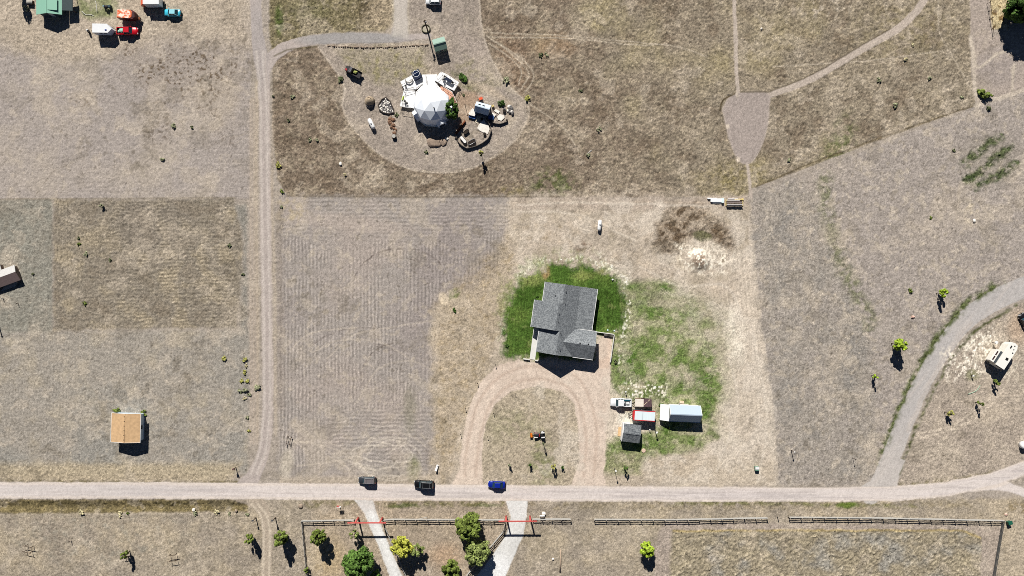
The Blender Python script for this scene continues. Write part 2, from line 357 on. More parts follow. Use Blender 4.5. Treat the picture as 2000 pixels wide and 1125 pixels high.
# --- bare tan ground round the house
tan_ = poly([(1000, 384), (1462, 386), (1470, 430), (1482, 600), (1515, 800), (1520, 945), (846, 948), (848, 800), (842, 640), (860, 585), (940, 560), (975, 520), (985, 470)], 14, 12)
put(tan_, (187, 172, 153), .03, .12); put(tan_ * pos(N30) * .6, (192, 174, 150)); put(tan_ * pos(-N30) * .7, (158, 144, 122))
put(poly([(850, 590), (975, 480), (1010, 440), (1000, 560), (960, 700), (900, 860), (870, 948), (846, 940)], 18, 14) * (.4 + .4 * pos(N8)), (160, 141, 110), .06, .17)
put(poly([(1480, 400), (1515, 800), (1530, 945), (1330, 945), (1400, 820), (1420, 640)], 10, 10) * .6, (206, 191, 171))
mul(tan_ * line([(1440, 480), (1455, 640), (1470, 800)], 70, 20) * .08 * np.sin(2 * np.pi * (X - .1 * Y) / 8))
for pl in ([(1450, 420), (1462, 600), (1490, 740), (1480, 860)], [(1462, 420), (1474, 600), (1500, 730), (1470, 790), (1420, 810)], [(1440, 430), (1448, 640), (1440, 720)], [(1470, 386), (1464, 440), (1470, 560)]): put(line(curve(pl), 3, 2, 1.5) * .5, (206, 190, 170), .015)
put(poly([(1000, 384), (1462, 386), (1462, 404), (1200, 412), (1000, 408)], 7, 5) * .5, (166, 149, 134)); put(line([(990, 396), (1200, 394), (1400, 396)], 3, 2) * .5, (196, 178, 156))
br = poly([(1280, 440), (1310, 405), (1370, 400), (1410, 430), (1435, 470), (1430, 492), (1390, 470), (1340, 470), (1330, 500), (1280, 490)], 10, 9)
put(br * .6, (136, 118, 96), .08, .2); put(br * sstep(-.6, .25, fbm(11, o=5, seed=52)) * .9, (92, 76, 58), .12, .2)
put(poly([(1320, 480), (1400, 476), (1440, 500), (1420, 540), (1340, 540), (1310, 510)], 12, 9) * .8 * pos(.55 + N8), (208, 192, 168))
put(ell(1372, 461, 19, 11, .15, .15, 1.5), (84, 82, 46), .06, .2); Z -= .15 * ell(1372, 461, 19, 12, .4, .15, 1)
put(ell(1367, 508, 15, 14, .2, 0, 3) * .8, (160, 138, 118), .1, .2); Z += .8 * ell(1366, 508, 16, 15, .75, 0, 2); put((ell(1367, 508, 19, 17, .15, 0, 3) - ell(1367, 505, 15, 13, .2, 0, 2)) * .7 * pos(.5 + N8), (110, 88, 64), .1)
put((ell(1402, 508, 12, 13, .15, 0, 3) - ell(1400, 506, 8, 8, .3, 0, 2)) * .7, (122, 104, 78), .08); put(ell(1140, 485, 14, 16, .4, 0, 6) * pos(.4 + N8) * .8, (108, 84, 66), .06)
put(poly([(1010, 440), (1090, 430), (1110, 470), (1030, 480)], 14, 12) * pos(N8 + .1) * .6, (136, 118, 90), .08)
wh = pos(poly([(1005, 560), (1020, 520), (1075, 500), (1200, 505), (1225, 540), (1230, 620), (1212, 640), (1205, 545), (1150, 515), (1060, 520), (1022, 545), (1000, 570), (985, 640), (978, 650)], 9, 13))
put(wh * pos(.25 + .9 * N8 + .5 * N30), (214, 201, 178), .04, .18); put(wh * sstep(.25, .7, NF + .5 * N8), (240, 232, 216), .05, .2)
put(line([(1222, 550), (1226, 600), (1216, 660), (1215, 700)], 14, 6, 5) * pos(.3 + N8), (226, 220, 204)); put(ell(1436, 655, 17, 52, .7, -.12) * pos(.9 + .5 * N8), (236, 223, 202)); put(ell(1415, 850, 30, 12, .7, .5) * .5, (212, 200, 176))
put(poly([(1188, 778), (1300, 770), (1300, 800), (1290, 850), (1215, 850), (1188, 880)], 10, 7) * .75 * pos(.75 + .6 * N8), (216, 198, 174)); put(poly([(1208, 806), (1250, 806), (1248, 828), (1205, 826)], 5, 3), (224, 216, 196)); put(poly([(1270, 770), (1296, 770), (1296, 826), (1272, 826)], 8, 3) * .6, (204, 184, 160))
gp = pos(poly([(1200, 660), (1215, 640), (1260, 660), (1380, 680), (1400, 760), (1395, 850), (1360, 880), (1290, 880), (1290, 770), (1215, 770), (1196, 740)], 16, 12) * .9 + poly([(1180, 920), (1188, 860), (1215, 850), (1330, 840), (1400, 850), (1330, 880), (1260, 890), (1245, 925)], 12, 8) + ell(1300, 650, 100, 70, .7, .2) * .75 + ell(1240, 690, 50, 90, .6) * .7 + ell(1345, 760, 65, 80, .6) * .6 + ell(1265, 560, 50, 12, .7) * .6)
gn = fbm(26, 18, o=4, seed=55)
put(pos(gp * 1.25) * pos(1.1 + .5 * gn) * .95, (122, 131, 82), .06, .2); put(gp * sstep(-.35, .7, gn + .4 * N8) * .9, (100, 118, 62), .07, .22); put(gp * sstep(.3, .6, -gn) * .35, (176, 168, 136))
mul(gp * .07 * HS(6, 3))
for cx, cy, rx, ry in ((1285, 604, 22, 3.5), (1280, 613, 24, 4), (1235, 700, 14, 22), (1370, 740, 18, 12), (1290, 845, 22, 18), (1350, 735, 30, 14), (1240, 560, 14, 5), (1300, 562, 20, 6), (1385, 800, 8, 25), (1240, 890, 35, 12)): put(ell(cx, cy, rx, ry, .7) * pos(.6 + N8) * .85, (80, 106, 44), .07)
put(poly([(1190, 880), (1330, 890), (1520, 900), (1520, 948), (1180, 948)], 10, 6) * .4, (172, 156, 132), .05); mul(poly([(1200, 880), (1520, 880), (1520, 948), (1180, 948)], 10, 6) * .05 * HS(6.5, 3))
put(ell(888, 580, 12, 14, .6) * pos(.4 + N8) * .8, (112, 122, 72), .07); put(ell(866, 583, 9, 12, .4) * .7, (212, 194, 166))
# --- island inside the drive
isl = poly([(944, 948), (940, 890), (948, 830), (965, 790), (1000, 764), (1050, 754), (1100, 764), (1122, 790), (1130, 840), (1132, 900), (1116, 948)], 2, 2)
put(isl, (176, 161, 138), .045, .14); put(isl * pos(N30 + .1) * .4, (156, 146, 118)); put(isl * (ell(1062, 900, 24, 45, .7) * .75 + ell(1010, 830, 45, 30, .8) * .3) * pos(.7 + N8), (118, 124, 72), .06)
mul(isl * -.25 * sstep(.45, .6, fbm(5, o=2, seed=57)) )
# --- right-hand fields
rf = poly([(1466, 384), (1560, 345), (1910, 206), (2120, 140), (2120, 540), (1950, 575), (1885, 610), (1830, 670), (1780, 745), (1740, 830), (1712, 945), (1522, 945), (1512, 800), (1484, 600)], 2, 3)
put(rf, (160, 149, 138), .045, .13); put(rf * pos(N100 + .1) * .6, (170, 157, 142))
r1 = poly([(1470, 384), (1560, 350), (1610, 400), (1650, 540), (1700, 680), (1710, 800), (1700, 940), (1528, 940), (1514, 800), (1488, 600)], 18, 16)
put(r1, (157, 147, 134), .05, .15); put(r1 * pos(N30) * .5, (154, 144, 134)); mul(r1 * .045 * VS(6.4, 3)); put(r1 * pos(-N30 - .1) * .6, (132, 127, 120))
put(line(curve([(1612, 350), (1618, 430), (1650, 530), (1690, 600), (1700, 640)]), 26, 12, 8) * pos(.7 + N8) * .75, (106, 108, 74), .08, .2)
put(rf * sstep(.55, .72, fbm(13, o=2, seed=61)) * .5, (186, 172, 152)); put(rf * sstep(.5, .7, -fbm(6, o=2, seed=62)) * .35, (112, 104, 94))
for pl, wd in (([(1886, 320), (1910, 298), (1950, 268)], 11), ([(1890, 352), (1914, 338)], 12), ([(1914, 338), (1945, 312), (1972, 288)], 8), ([(1908, 366), (1935, 350)], 8), ([(1942, 348), (1984, 322)], 11), ([(1935, 312), (1965, 290)], 6)): put(line(pl, wd * 1.6, 5, 7) * pos(.85 + N8 * .9), (50, 70, 28), .18, .25)
put(ell(1935, 310, 55, 48, .5, 0, 9) * .3, (128, 120, 100)); put(ell(1895, 412, 14, 26, .5, -.2, 6) * pos(.4 + N8), (206, 190, 164), .1); put(rf * ell(1725, 850, 30, 60, .7) * .6 * pos(.4 + N8), (182, 168, 148))
# --- ground inside the bend
ib = poly([(2120, 560), (2000, 590), (1930, 630), (1880, 680), (1830, 760), (1790, 840), (1760, 930), (1740, 950), (1850, 950), (1950, 930), (2120, 860)], 2, 3)
put(ib, (168, 154, 137), .05, .16); put(ib * pos(N30) * .6, (190, 174, 152)); put(ib * pos(-N30) * .5, (148, 135, 122)); put(ib * ell(1925, 690, 70, 35, .6, .5) * pos(.4 + 1.2 * N8) * .8, (214, 202, 180)); put(ib * ell(1820, 880, 60, 25, .7) * .4, (184, 170, 150))
for pl in ([(1770, 858), (1830, 848), (1890, 825), (1930, 795), (1965, 750), (1980, 700)], [(1775, 850), (1840, 838), (1885, 815), (1950, 765)]): put(ib * line(curve(pl), 4, 2, 1.5) * .6, (206, 190, 168), .02)
put(ell(1900, 733, 12, 10, .6) * .8, (108, 116, 66), .06); put(ell(1990, 640, 20, 30, .6) * .4, (182, 150, 120)); put(ell(1928, 708, 14, 10, .6) * .7 * pos(.4 + N8), (104, 106, 74), .1)
# --- mown strip and straw garden, top right
ms = poly([(1893, -60), (1929, -60), (1938, 70), (2120, 40), (2120, 140), (2000, 180), (1910, 206), (1897, 150)], 1.5, 2)
put(ms, (166, 152, 139), .03, .11); put(ms * ell(1950, 130, 40, 35, .4) * .6, (152, 141, 133))
put(poly([(1929, -60), (1968, -60), (1970, 55), (1938, 58)], 2, 2), (190, 172, 134), .07, .2); put(poly([(1929, -60), (1968, -60), (1970, 55), (1938, 58)], 2, 2) * sstep(.45, .6, fbm(6, o=1, seed=71)), (120, 98, 64), .1)
for pl in ([(1898, 80), (1905, 120), (1912, 132), (1950, 104), (1990, 98)], [(1905, 205), (1925, 198), (2000, 178), (2060, 160)], [(1980, 130), (1975, 180)], [(1900, 100), (1903, 160), (1912, 200)]): put(line(curve(pl), 4, 2, 1.5) * .55, (196, 181, 160), .01)
# --- land south of the road
so_ = poly([(-80, 975), (2120, 975), (2120, 1220), (-80, 1220)], 2, 2)
put(so_, (158, 145, 126), .055, .15); put(so_ * pos(N30) * .6, (176, 160, 134)); put(so_ * pos(-N30) * .5, (142, 131, 118))
put(so_ * sstep(590, 640, X) * sstep(1010, 980, X) * .4, (166, 146, 124)); put(ell(640, 1090, 35, 40, .6) * .5, (190, 166, 122)); put(ell(870, 1085, 30, 22, .7) * .35, (184, 144, 110))
put(so_ * ell(200, 1050, 180, 60, .6) * pos(N8) * .4, (138, 136, 124))
dt = poly([(-80, 976), (470, 976), (486, 990), (484, 1000), (-80, 1004)], 3, 3)
put(dt, (112, 100, 70), .10, .2); put(dt * pos(N8) * .5, (140, 124, 88)); mul(dt * .18 * F1)
Z -= .45 * np.exp(-((Y - 990) / 9) ** 2) * sstep(488, 478, X)
put(line([(-20, 1008), (480, 1008)], 2.5, 1.5) * .5, (132, 122, 104))
vg = poly([(735, 980), (985, 980), (985, 990), (745, 991)], 3, 3); put(vg * pos(.7 + N8), (116, 108, 76), .09, .2); put(vg * ell(790, 988, 30, 4, .5) * .7, (86, 96, 52)); put(vg * ell(955, 988, 25, 4, .5) * .7, (86, 96, 52))
put(poly([(590, 978), (690, 976), (700, 988), (600, 992)], 5, 3) * pos(.6 + N8), (132, 122, 94), .08)
v2 = poly([(1032, 978), (1700, 980), (1880, 975), (1900, 990), (1700, 996), (1032, 996)], 4, 3); put(v2 * .7 * pos(.6 + N8), (146, 132, 106), .08, .17)
put(line([(1300, 983), (1500, 983), (1640, 986), (1800, 988)], 7, 3, 3) * pos(.6 + N8) * .8, (112, 110, 70), .09, .2); put(ell(1655, 986, 20, 6, .4), (98, 112, 52), .08)
put(poly([(1300, 1020), (1958, 1026), (1955, 1045), (1930, 1200), (1900, 1200), (1915, 1055), (1900, 1036), (1310, 1036), (1300, 1200), (1270, 1200), (1285, 1040)], 4, 4) * .7, (166, 151, 138), .03)
w3 = poly([(1315, 1036), (1890, 1036), (1917, 1050), (1912, 1220), (1302, 1220)], 2, 3)
put(w3, (149, 137, 115), .14, .18); put(w3 * pos(N30) * .6, (162, 149, 122)); put(w3 * pos(-N30 - .05) * .8, (146, 141, 131)); mul(w3 * (.2 * fbm(2.5, 9, o=2, seed=81, rot=.9) + .12 * F2))
put(line([(1315, 1037), (1600, 1036), (1880, 1036), (1915, 1050)], 4, 2, 2) * .7, (172, 150, 96), .14)
put(poly([(1905, 975), (2120, 960), (2120, 1200), (1975, 1200), (1962, 1030)], 6, 5) * .6, (182, 166, 142)); put(ell(1985, 995, 25, 14, .6) * pos(N8 + .3), (128, 112, 82), .08)
rg = random.Random(12)          # faint animal and tyre trails wandering over the dry land
for i in range(34):
    x, y, a = rg.uniform(0, 2000), rg.uniform(0, 1120), rg.uniform(0, 6.3); P = [(x, y)]
    for k in range(rg.randint(3, 7)): a += rg.uniform(-.5, .5); x += 28 * math.cos(a); y += 28 * math.sin(a); P.append((x, y))
    put(line(curve(P, 4), rg.uniform(1.6, 2.6), 1.3, 2) * rg.uniform(.2, .45) * pos(.7 + N8), (190, 174, 152) if i % 3 else (104, 93, 78), .05)
put(sstep(.5, 1.0, fbm(60, o=4, seed=103)) * .35, (184, 169, 148)); put(sstep(.5, 1.0, fbm(48, o=4, seed=104)) * .3, (124, 114, 98), .08)
put(sstep(.5, .9, fbm(24, o=4, seed=105)) * sstep(.2, .8, fbm(150, o=2, seed=106)) * .35, (198, 182, 160)); put(sstep(.5, .9, fbm(19, o=4, seed=107)) * sstep(.1, .7, fbm(170, o=2, seed=108)) * .4, (108, 98, 82), .1)
# ------------------------------------------------------------------ roads, drives and paths in plan
R = {}
mr, mrd = line([(-200, 957, 31), (0, 958, 31), (300, 958, 32), (700, 961, 32), (1000, 963, 31), (1300, 965, 29), (1600, 966, 27), (1750, 964, 29), (1850, 955, 28), (1940, 936, 26), (2000, 915, 27), (2200, 850, 27)], None, 1.6, 1.2, True)
mr2 = line(curve([(1880, 950, 22), (1950, 948, 20), (2000, 962, 16), (2100, 1000, 16)]), None, 2, 1.5)
R['main_road'] = np.maximum(mr, mr2)
dr = np.maximum.reduce([line(curve([(478, 954, 38), (497, 926, 27), (515, 880, 22), (523, 800, 21), (521, 600, 21), (518, 400, 21), (516, 200, 21), (514, 140, 26), (507, 100, 27), (501, 50, 22), (499, -10, 22), (499, -80, 22)]), None, 1.6, 1.5),
    line(curve([(514, 150, 22), (524, 122, 24), (548, 98, 22), (585, 83, 20), (630, 76, 20), (700, 74, 20), (770, 75, 17), (838, 70, 10)]), None, 1.8, 1.5),
    poly([(768, -80), (793, -80), (796, 60), (800, 76), (760, 72), (770, 40)], 4, 3) * .9])
R['dirt_road'] = dr
R['farm_track'] = line(curve([(470, 968, 30), (500, 980, 26), (516, 1003, 22), (522, 1040, 20), (521, 1090, 20), (520, 1130, 20), (518, 1220, 20)]), None, 2.5, 2)
R['driveway'] = pos(poly([(880, 950), (896, 925), (902, 870), (916, 800), (936, 750), (966, 716), (1010, 703), (1040, 701), (1166, 700), (1165, 654), (1197, 656), (1193, 745), (1190, 800), (1183, 860), (1180, 925), (1186, 952)], 2.5, 4) - isl)
R['gravel_drive'] = poly([(690, 975), (728, 974), (735, 1000), (746, 1030), (762, 1070), (796, 1150), (820, 1220), (795, 1220), (765, 1135), (738, 1065), (712, 1003)], 1.6, 1.5)
R['gravel_lane'] = poly([(987, 977), (1031, 977), (1028, 1010), (1022, 1045), (1004, 1085), (985, 1130), (950, 1220), (880, 1220), (928, 1130), (962, 1085), (988, 1045), (998, 1010)], 1.6, 1.5)
R['gravel_road'] = line(curve([(2120, 515, 40), (2000, 562, 42), (1950, 583, 40), (1890, 622, 38), (1842, 680, 36), (1800, 752, 35), (1765, 830, 36), (1742, 890, 36), (1716, 945, 34), (1700, 965, 40)]), None, 1.8, 1.6)
R['path'] = np.maximum.reduce([line(curve([(1434, -80, 7), (1434, 0, 7), (1437, 80, 8), (1438, 130, 7), (1442, 186, 7)]), None, 1.2, 1), line(curve([(1820, -40, 15), (1800, 8, 14), (1755, 55, 15), (1690, 92, 15), (1610, 140, 14), (1560, 165, 13), (1490, 190, 14)]), None, 1.4, 1.4),
    line(curve([(1458, 312, 6), (1463, 345, 6), (1467, 385, 7)]), None, 1.2, 1), poly(curve([(1410, 212), (1424, 190), (1450, 180), (1500, 182), (1503, 212), (1496, 262), (1480, 302), (1460, 321), (1440, 310), (1422, 270)]), 1.3, 1)])
R['gravel_road'] = np.maximum(R['gravel_road'], poly([(1738, 890), (1768, 900), (1756, 925), (1752, 952), (1664, 960), (1700, 940), (1718, 920)], 2, 2))
for k in ('gravel_road', 'dirt_road', 'driveway'): R[k] = pos(R[k] - R['main_road'])
R['gravel_drive'] = pos(R['gravel_drive'] - R['main_road']); R['gravel_lane'] = pos(R['gravel_lane'] - R['main_road']); R['farm_track'] = pos(R['farm_track'] - R['main_road'])
lawn = poly([(985, 697), (982, 650), (992, 600), (1004, 562), (1026, 543), (1062, 532), (1072, 518), (1150, 518), (1205, 541), (1219, 580), (1219, 642), (1196, 654), (1160, 652), (1160, 700), (1036, 702)], 9, 8)
lawn = pos(lawn + 2.2 * lawn * (1 - lawn) * (NF * .7 + N8 * .6))
# verges along roads
put(line([(1940, 560), (1880, 602), (1825, 668), (1782, 745), (1748, 830), (1722, 905)], 15, 6, 6) * pos(.85 + .8 * N8), (84, 92, 54), .15, .24)
put(line([(1985, 596), (1905, 645), (1862, 695), (1822, 765), (1788, 840), (1755, 925)], 6, 3, 4) * pos(.8 + .7 * N8), (86, 88, 54), .12)
put(poly([(1750, 944), (1900, 928), (1940, 918), (1900, 942), (1760, 952)], 4, 3) * pos(.4 + N8) * .8, (128, 118, 88), .07)
put(poly([(528, 385), (533, 180), (536, 180), (534, 385)], 3, 2) * .6, (168, 152, 132)); put(line([(501, 160), (500, 400), (504, 700), (502, 850)], 5, 3, 2) * .5, (184, 168, 142)); put(line([(495, 200), (494, 400), (496, 640), (497, 860)], 19, 4, 3) * .7 * pos(.75 + .5 * np.sin(2 * np.pi * X / 6.5)), (176, 160, 142), .03)
put(line([(531, 390), (538, 600), (538, 850)], 5, 3, 2) * .5, (184, 168, 146))
# colours of the roads
def road(m, rgb, amp, gr): put(sstep(.15, .85, m), rgb, amp, gr)
road(R['main_road'], (209, 197, 187), .012, .05)
rd = R['main_road'] * sstep(-.2, .5, fbm(140, 5, o=3, seed=91))
put(rd * .8 * sstep(-3, 3, 7 - abs(mrd - 2)), (184, 173, 166)); put(R['main_road'] * sstep(520, 250, X) * .5, (196, 187, 180)); put(R['main_road'] * pos(fbm(90, 3.5, o=3, seed=92)) * .7, (217, 205, 196))
for dd in (-9, -3.5, 3.5, 9): put(R['main_road'] * sstep(2.2, .8, abs(mrd + WB * 1.5 - dd)) * pos(.45 + fbm(120, 8, o=3, seed=int(120 + dd))) * .5, (188, 175, 166))
put(R['main_road'] * sstep(5, 2, abs(abs(mrd) - 14.5)) * .45, (218, 201, 182))
road(R['dirt_road'], (177, 164, 154), .012, .07); put(R['dirt_road'] * ell(690, 76, 105, 18, .3, 0, 4) * .8, (152, 148, 143)); put(R['dirt_road'] * ell(503, 90, 22, 90, .4, 0, 3) * .6, (160, 152, 146)); put(poly([(768, -60), (795, -60), (798, 74), (765, 70)], 6, 5) * .5, (196, 188, 172))
ctr = [(496, 926), (514, 880), (522, 800), (521, 600), (517, 400), (515, 200), (507, 100)]
put(line(ctr, 4, 2, 2) * .35, (160, 148, 138)); put(line([(x + 10, y) for x, y in ctr], 3, 1.5, 2) * .4, (194, 179, 164)); put(line([(x - 8, y) for x, y in ctr], 3, 1.5, 2) * .4, (190, 177, 164))
road(R['farm_track'], (170, 155, 136), .03, .1)
for d in (-6, 6): put(line(curve([(498 + d, 984), (514 + d, 1006), (521 + d, 1040), (520 + d, 1090), (518 + d, 1200)]), 4.2, 1.6, 1.2) * .75, (200, 185, 163), .01)
road(R['driveway'], (208, 189, 170), .014, .08)
dn = fbm(90, 3, o=3, seed=94, rot=1.35)
put(R['driveway'] * pos(dn) * .7, (213, 194, 174)); put(R['driveway'] * pos(-N30) * .4, (184, 163, 144))
drc = curve([(918, 930), (922, 880), (938, 810), (962, 765), (1005, 735), (1060, 728), (1115, 745), (1143, 790), (1155, 850), (1150, 930)])
for d in (-1, 1): put(R['driveway'] * line([(1040 + (x - 1040) * (1 + d * .09), 940 + (y - 940) * (1 + d * .06)) for x, y in drc], 6, 3, 2) * .6, (184, 162, 143))
put(poly([(1168, 656), (1195, 658), (1190, 720), (1166, 720)], 3, 2) * .4, (206, 176, 152))
for k in ('gravel_drive', 'gravel_lane'): road(R[k], (214, 210, 202), .012, .06)
put(R['gravel_drive'] * sstep(1010, 985, Y) * .6, (196, 186, 176)); put(R['gravel_drive'] * line([(724, 1000), (745, 1050), (775, 1130)], 7, 3) * .6, (232, 229, 222)); put(R['gravel_lane'] * ell(965, 1110, 35, 30, .5) * .6, (236, 233, 228)); put(R['gravel_lane'] * ell(1008, 1060, 8, 40, .5, .3) * .3, (190, 186, 178))
road(R['gravel_road'], (178, 171, 164), .012, .06); put(R['gravel_road'] * pos(fbm(60, 6, o=3, seed=95, rot=-.9)) * .6, (191, 181, 171)); put(R['gravel_road'] * sstep(800, 930, Y) * .5, (196, 185, 173)); put(line([(1895, 632), (1850, 690), (1812, 755), (1775, 840)], 8, 4, 3) * .3, (196, 180, 164))
road(R['path'], (177, 163, 149), .02, .09); tear = poly(curve([(1412, 212), (1424, 190), (1450, 181), (1500, 183), (1502, 212), (1495, 262), (1479, 301), (1460, 319), (1440, 309), (1423, 270)]), 3, 1); put(tear * .8, (158, 145, 136), .025, .1); put(line([(1440, 189), (1439, 182)], 4, 2), (186, 172, 155))
put(R['path'] * (1 - tear) * .3, (194, 178, 160))
for cx, cy in ((1420, 246), (1441, 310)): put(ell(cx, cy, 4, 5, .4), (204, 188, 168))
put(line(curve([(1435, 183), (1412, 196), (1406, 215)]), 3, 1, .5), (84, 72, 52), .12); put(line([(1446, 180), (1500, 180), (1560, 158), (1610, 133), (1690, 84), (1740, 56)], 2.6, 1.2, .8) * .8, (82, 72, 54), .12)
put(line([(1475, 366), (1560, 328), (1700, 276), (1860, 220), (1908, 206)], 2.6, 1.3, .8) * .85, (96, 84, 62), .12); put(line([(560, 383), (800, 385), (1100, 384)], 2.4, 1.3, .8) * .8, (92, 80, 62), .12); put(line([(536, 110), (560, 97), (618, 91)], 2.6, 1.3, .8) * .8, (88, 80, 56), .13)
put(line([(0, 389), (458, 386)], 2., 1.2, .8) * .6, (112, 100, 76), .1)
dry0 = pos(1 - sum(R.values()))
put(ell(1105, 600, 135, 108, .16, 0, 16) * pos(.5 + N8) * .8 * dry0, (128, 134, 84), .06)
put(lawn, (74, 98, 42), .06, .2); put(lawn * pos(N30 + .3) * .6, (98, 114, 54)); put(lawn * pos(-N30) * .6, (58, 80, 30)); put(lawn * sstep(.6, 1.1, fbm(13, o=3, seed=101)) * .45, (132, 138, 84)); mul(lawn * (.12 * VS(5.6, 1.5) + .08 * N8)); put(lawn * ell(1040, 545, 22, 12, .6) * .7, (136, 142, 82)); put(lawn * ell(1140, 538, 22, 8, .6) * .5, (136, 138, 80)); put(lawn * ell(1180, 530, 14, 6, .6) * .6, (160, 150, 104)); put(lawn * ell(1065, 530, 8, 14, .4) * .8, (160, 128, 92))
# scattered dark tufts, stones, bare crumbs over the dry land
dry = pos(1 - sum(R.values()) - lawn)
clump = sstep(-.2, .5, fbm(45, o=3, seed=99))
put(dry * sstep(.8, 1.1, fbm(4.5, o=2, seed=97)) * .4 * clump, (200, 184, 160)); put(dry * sstep(.75, 1.1, -fbm(4.5, o=2, seed=98)) * .5 * (1 - clump * .7), (92, 82, 68), .10)
LATE.append((line([(1222, 545), (1227, 600), (1216, 660), (1214, 705)], 13, 5, 7) * sstep(.2, .9, NF + .6 * N8) * .75, (232, 223, 205)))
LATE.append((poly([(1210, 760), (1225, 745), (1300, 750), (1300, 772), (1215, 775)], 8, 7) * sstep(.15, .6, NF + .5 * N8), (232, 222, 202)))
LATE.append((poly([(1320, 480), (1400, 478), (1430, 500), (1410, 535), (1345, 535)], 9, 8) * sstep(.0, .6, NF + .7 * N8), (232, 220, 198)))
LATE.append((poly([(1840, 690), (1880, 665), (1940, 640), (1945, 700), (1900, 735), (1850, 740)], 14, 9) * sstep(.1, .6, NF + .7 * N8), (226, 214, 194)))
LATE.append((tan_ * (1 - pos(gp)) * (1 - lawn) * (1 - .8 * br) * sstep(1000, 1080, X + 60 * N30) * sstep(.05, .6, fbm(36, o=5, seed=113)) * .5, (204, 191, 173)))
for pl in ([(1010, 400), (1150, 396), (1300, 400), (1400, 404)], [(1000, 412), (1130, 420), (1240, 470)], [(1250, 520), (1330, 560), (1420, 560), (1455, 640)], [(1400, 920), (1440, 800), (1425, 700)], [(1480, 940), (1498, 820), (1470, 640)]): LATE.append((line(curve(pl), 4, 2.5, 3) * .5 * tan_ * (1 - lawn), (212, 199, 180)))
LATE.append((line([(1960, 553), (1895, 590), (1838, 652), (1796, 715), (1764, 785), (1738, 850), (1716, 905)], 10, 5, 6) * pos(.45 + .8 * N8), (90, 96, 60)))
LATE.append((dry * sstep(.55, .8, fbm(30, o=5, seed=111)) * .3, (194, 179, 158)))
for pl, wd in (([(1897, 70), (1901, 130), (1906, 190)], 7), ([(1906, 206), (1940, 196), (2010, 172)], 8), ([(1904, 124), (1914, 132), (1950, 106), (1990, 98)], 4), ([(1982, 125), (1976, 180)], 4)): LATE.append((line(curve(pl), wd, 3, 2.5) * .7, (196, 182, 163)))
for d, k in ((-5.5, .6), (5.5, .6)): LATE.append((line([(x + d, y) for x, y in ctr], 3.4, 1.6, 1.5) * k, (200, 188, 175)))
for m_, c_ in LATE: put(m_, c_)
# grain and relief
mul(np.clip(WH * GR * .8 + NF * GR * 1.1 + N2 * GR * .8, -.65, .8))
AMP *= sstep(0, 1, .25 + dry + lawn)
Z += AMP * (.6 * N2 + .45 * F3 * sstep(.06, .13, AMP) + .75 * NF + .35 * np.clip(WH, -2, 2)) + .03 * N30
inner = (np.abs(XS)[None, :] < 142.1) & (np.abs(YS)[:, None] < 84.1); Z *= inner
C *= np.array((.975, 1.0, 1.045), np.float32)
C = np.clip(C, .004, .9)
ground_mat = bpy.data.materials.new("land"); ground_mat.use_nodes = True
N = ground_mat.node_tree.nodes; L = ground_mat.node_tree.links; b = N["Principled BSDF"]
b.inputs["Roughness"].default_value = 1; b.inputs["Specular IOR Level"].default_value = 0
at = N.new("ShaderNodeAttribute"); at.attribute_name = "Col"
tc = N.new("ShaderNodeTexCoord"); no = N.new("ShaderNodeTexNoise"); no.inputs["Scale"].default_value = 3.0; no.inputs["Detail"].default_value = 4; no.inputs["Roughness"].default_value = .65
L.new(tc.outputs["Object"], no.inputs["Vector"])
mr_ = N.new("ShaderNodeMapRange"); mr_.inputs["From Min"].default_value = .3; mr_.inputs["From Max"].default_value = .7; mr_.inputs["To Min"].default_value = -2.9; mr_.inputs["To Max"].default_value = 2.9
L.new(no.outputs["Fac"], mr_.inputs[0])
mx = N.new("ShaderNodeVectorMath"); mx.operation = 'SCALE'; L.new(at.outputs["Color"], mx.inputs[0]); ml = N.new("ShaderNodeMath"); ml.operation = 'MULTIPLY_ADD'; ml.inputs[2].default_value = 1; L.new(mr_.outputs[0], ml.inputs[0]); L.new(at.outputs["Alpha"], ml.inputs[1]); L.new(ml.outputs[0], mx.inputs["Scale"]); L.new(mx.outputs[0], b.inputs["Base Color"])
def sheet(name, mask, lift, kind='structure', label=None, cat=None):
    if mask is None: cell = np.ones((ny - 1, nx - 1), bool)
    else:
        m = (mask > .5); cell = m[:-1, :-1] & m[1:, :-1] & m[:-1, 1:] & m[1:, 1:]
    j, i = np.nonzero(cell); a = j * nx + i
    q = np.stack([a, a + 1, a + nx + 1, a + nx], 1); u, inv = np.unique(q, return_inverse=True); inv = inv.reshape(-1)
    co = np.empty((len(u), 3), np.float32); co[:, 0] = XS[u % nx]; co[:, 1] = YS[u // nx]; co[:, 2] = Z.reshape(-1)[u] + lift
    me = bpy.data.meshes.new(name); me.vertices.add(len(u)); me.vertices.foreach_set("co", co.reshape(-1))
    me.loops.add(len(inv)); me.loops.foreach_set("vertex_index", inv.astype(np.int32))
    me.polygons.add(len(q)); me.polygons.foreach_set("loop_start", np.arange(0, 4 * len(q), 4, dtype=np.int32)); me.polygons.foreach_set("loop_total", np.full(len(q), 4, np.int32))
    me.polygons.foreach_set("use_smooth", np.ones(len(q), bool)); me.update(calc_edges=True)
    cl = me.color_attributes.new("Col", 'FLOAT_COLOR', 'POINT'); d = np.ones((len(u), 4), np.float32); d[:, :3] = C.reshape(-1, 3)[u]; d[:, 3] = GR.reshape(-1)[u]
    cl.data.foreach_set("color", d.reshape(-1)); me.materials.append(ground_mat); me.validate()
    o = bpy.data.objects.new(name, me); COL.objects.link(o); return props(o, label, cat, None, kind)
sheet('ground', None, 0)
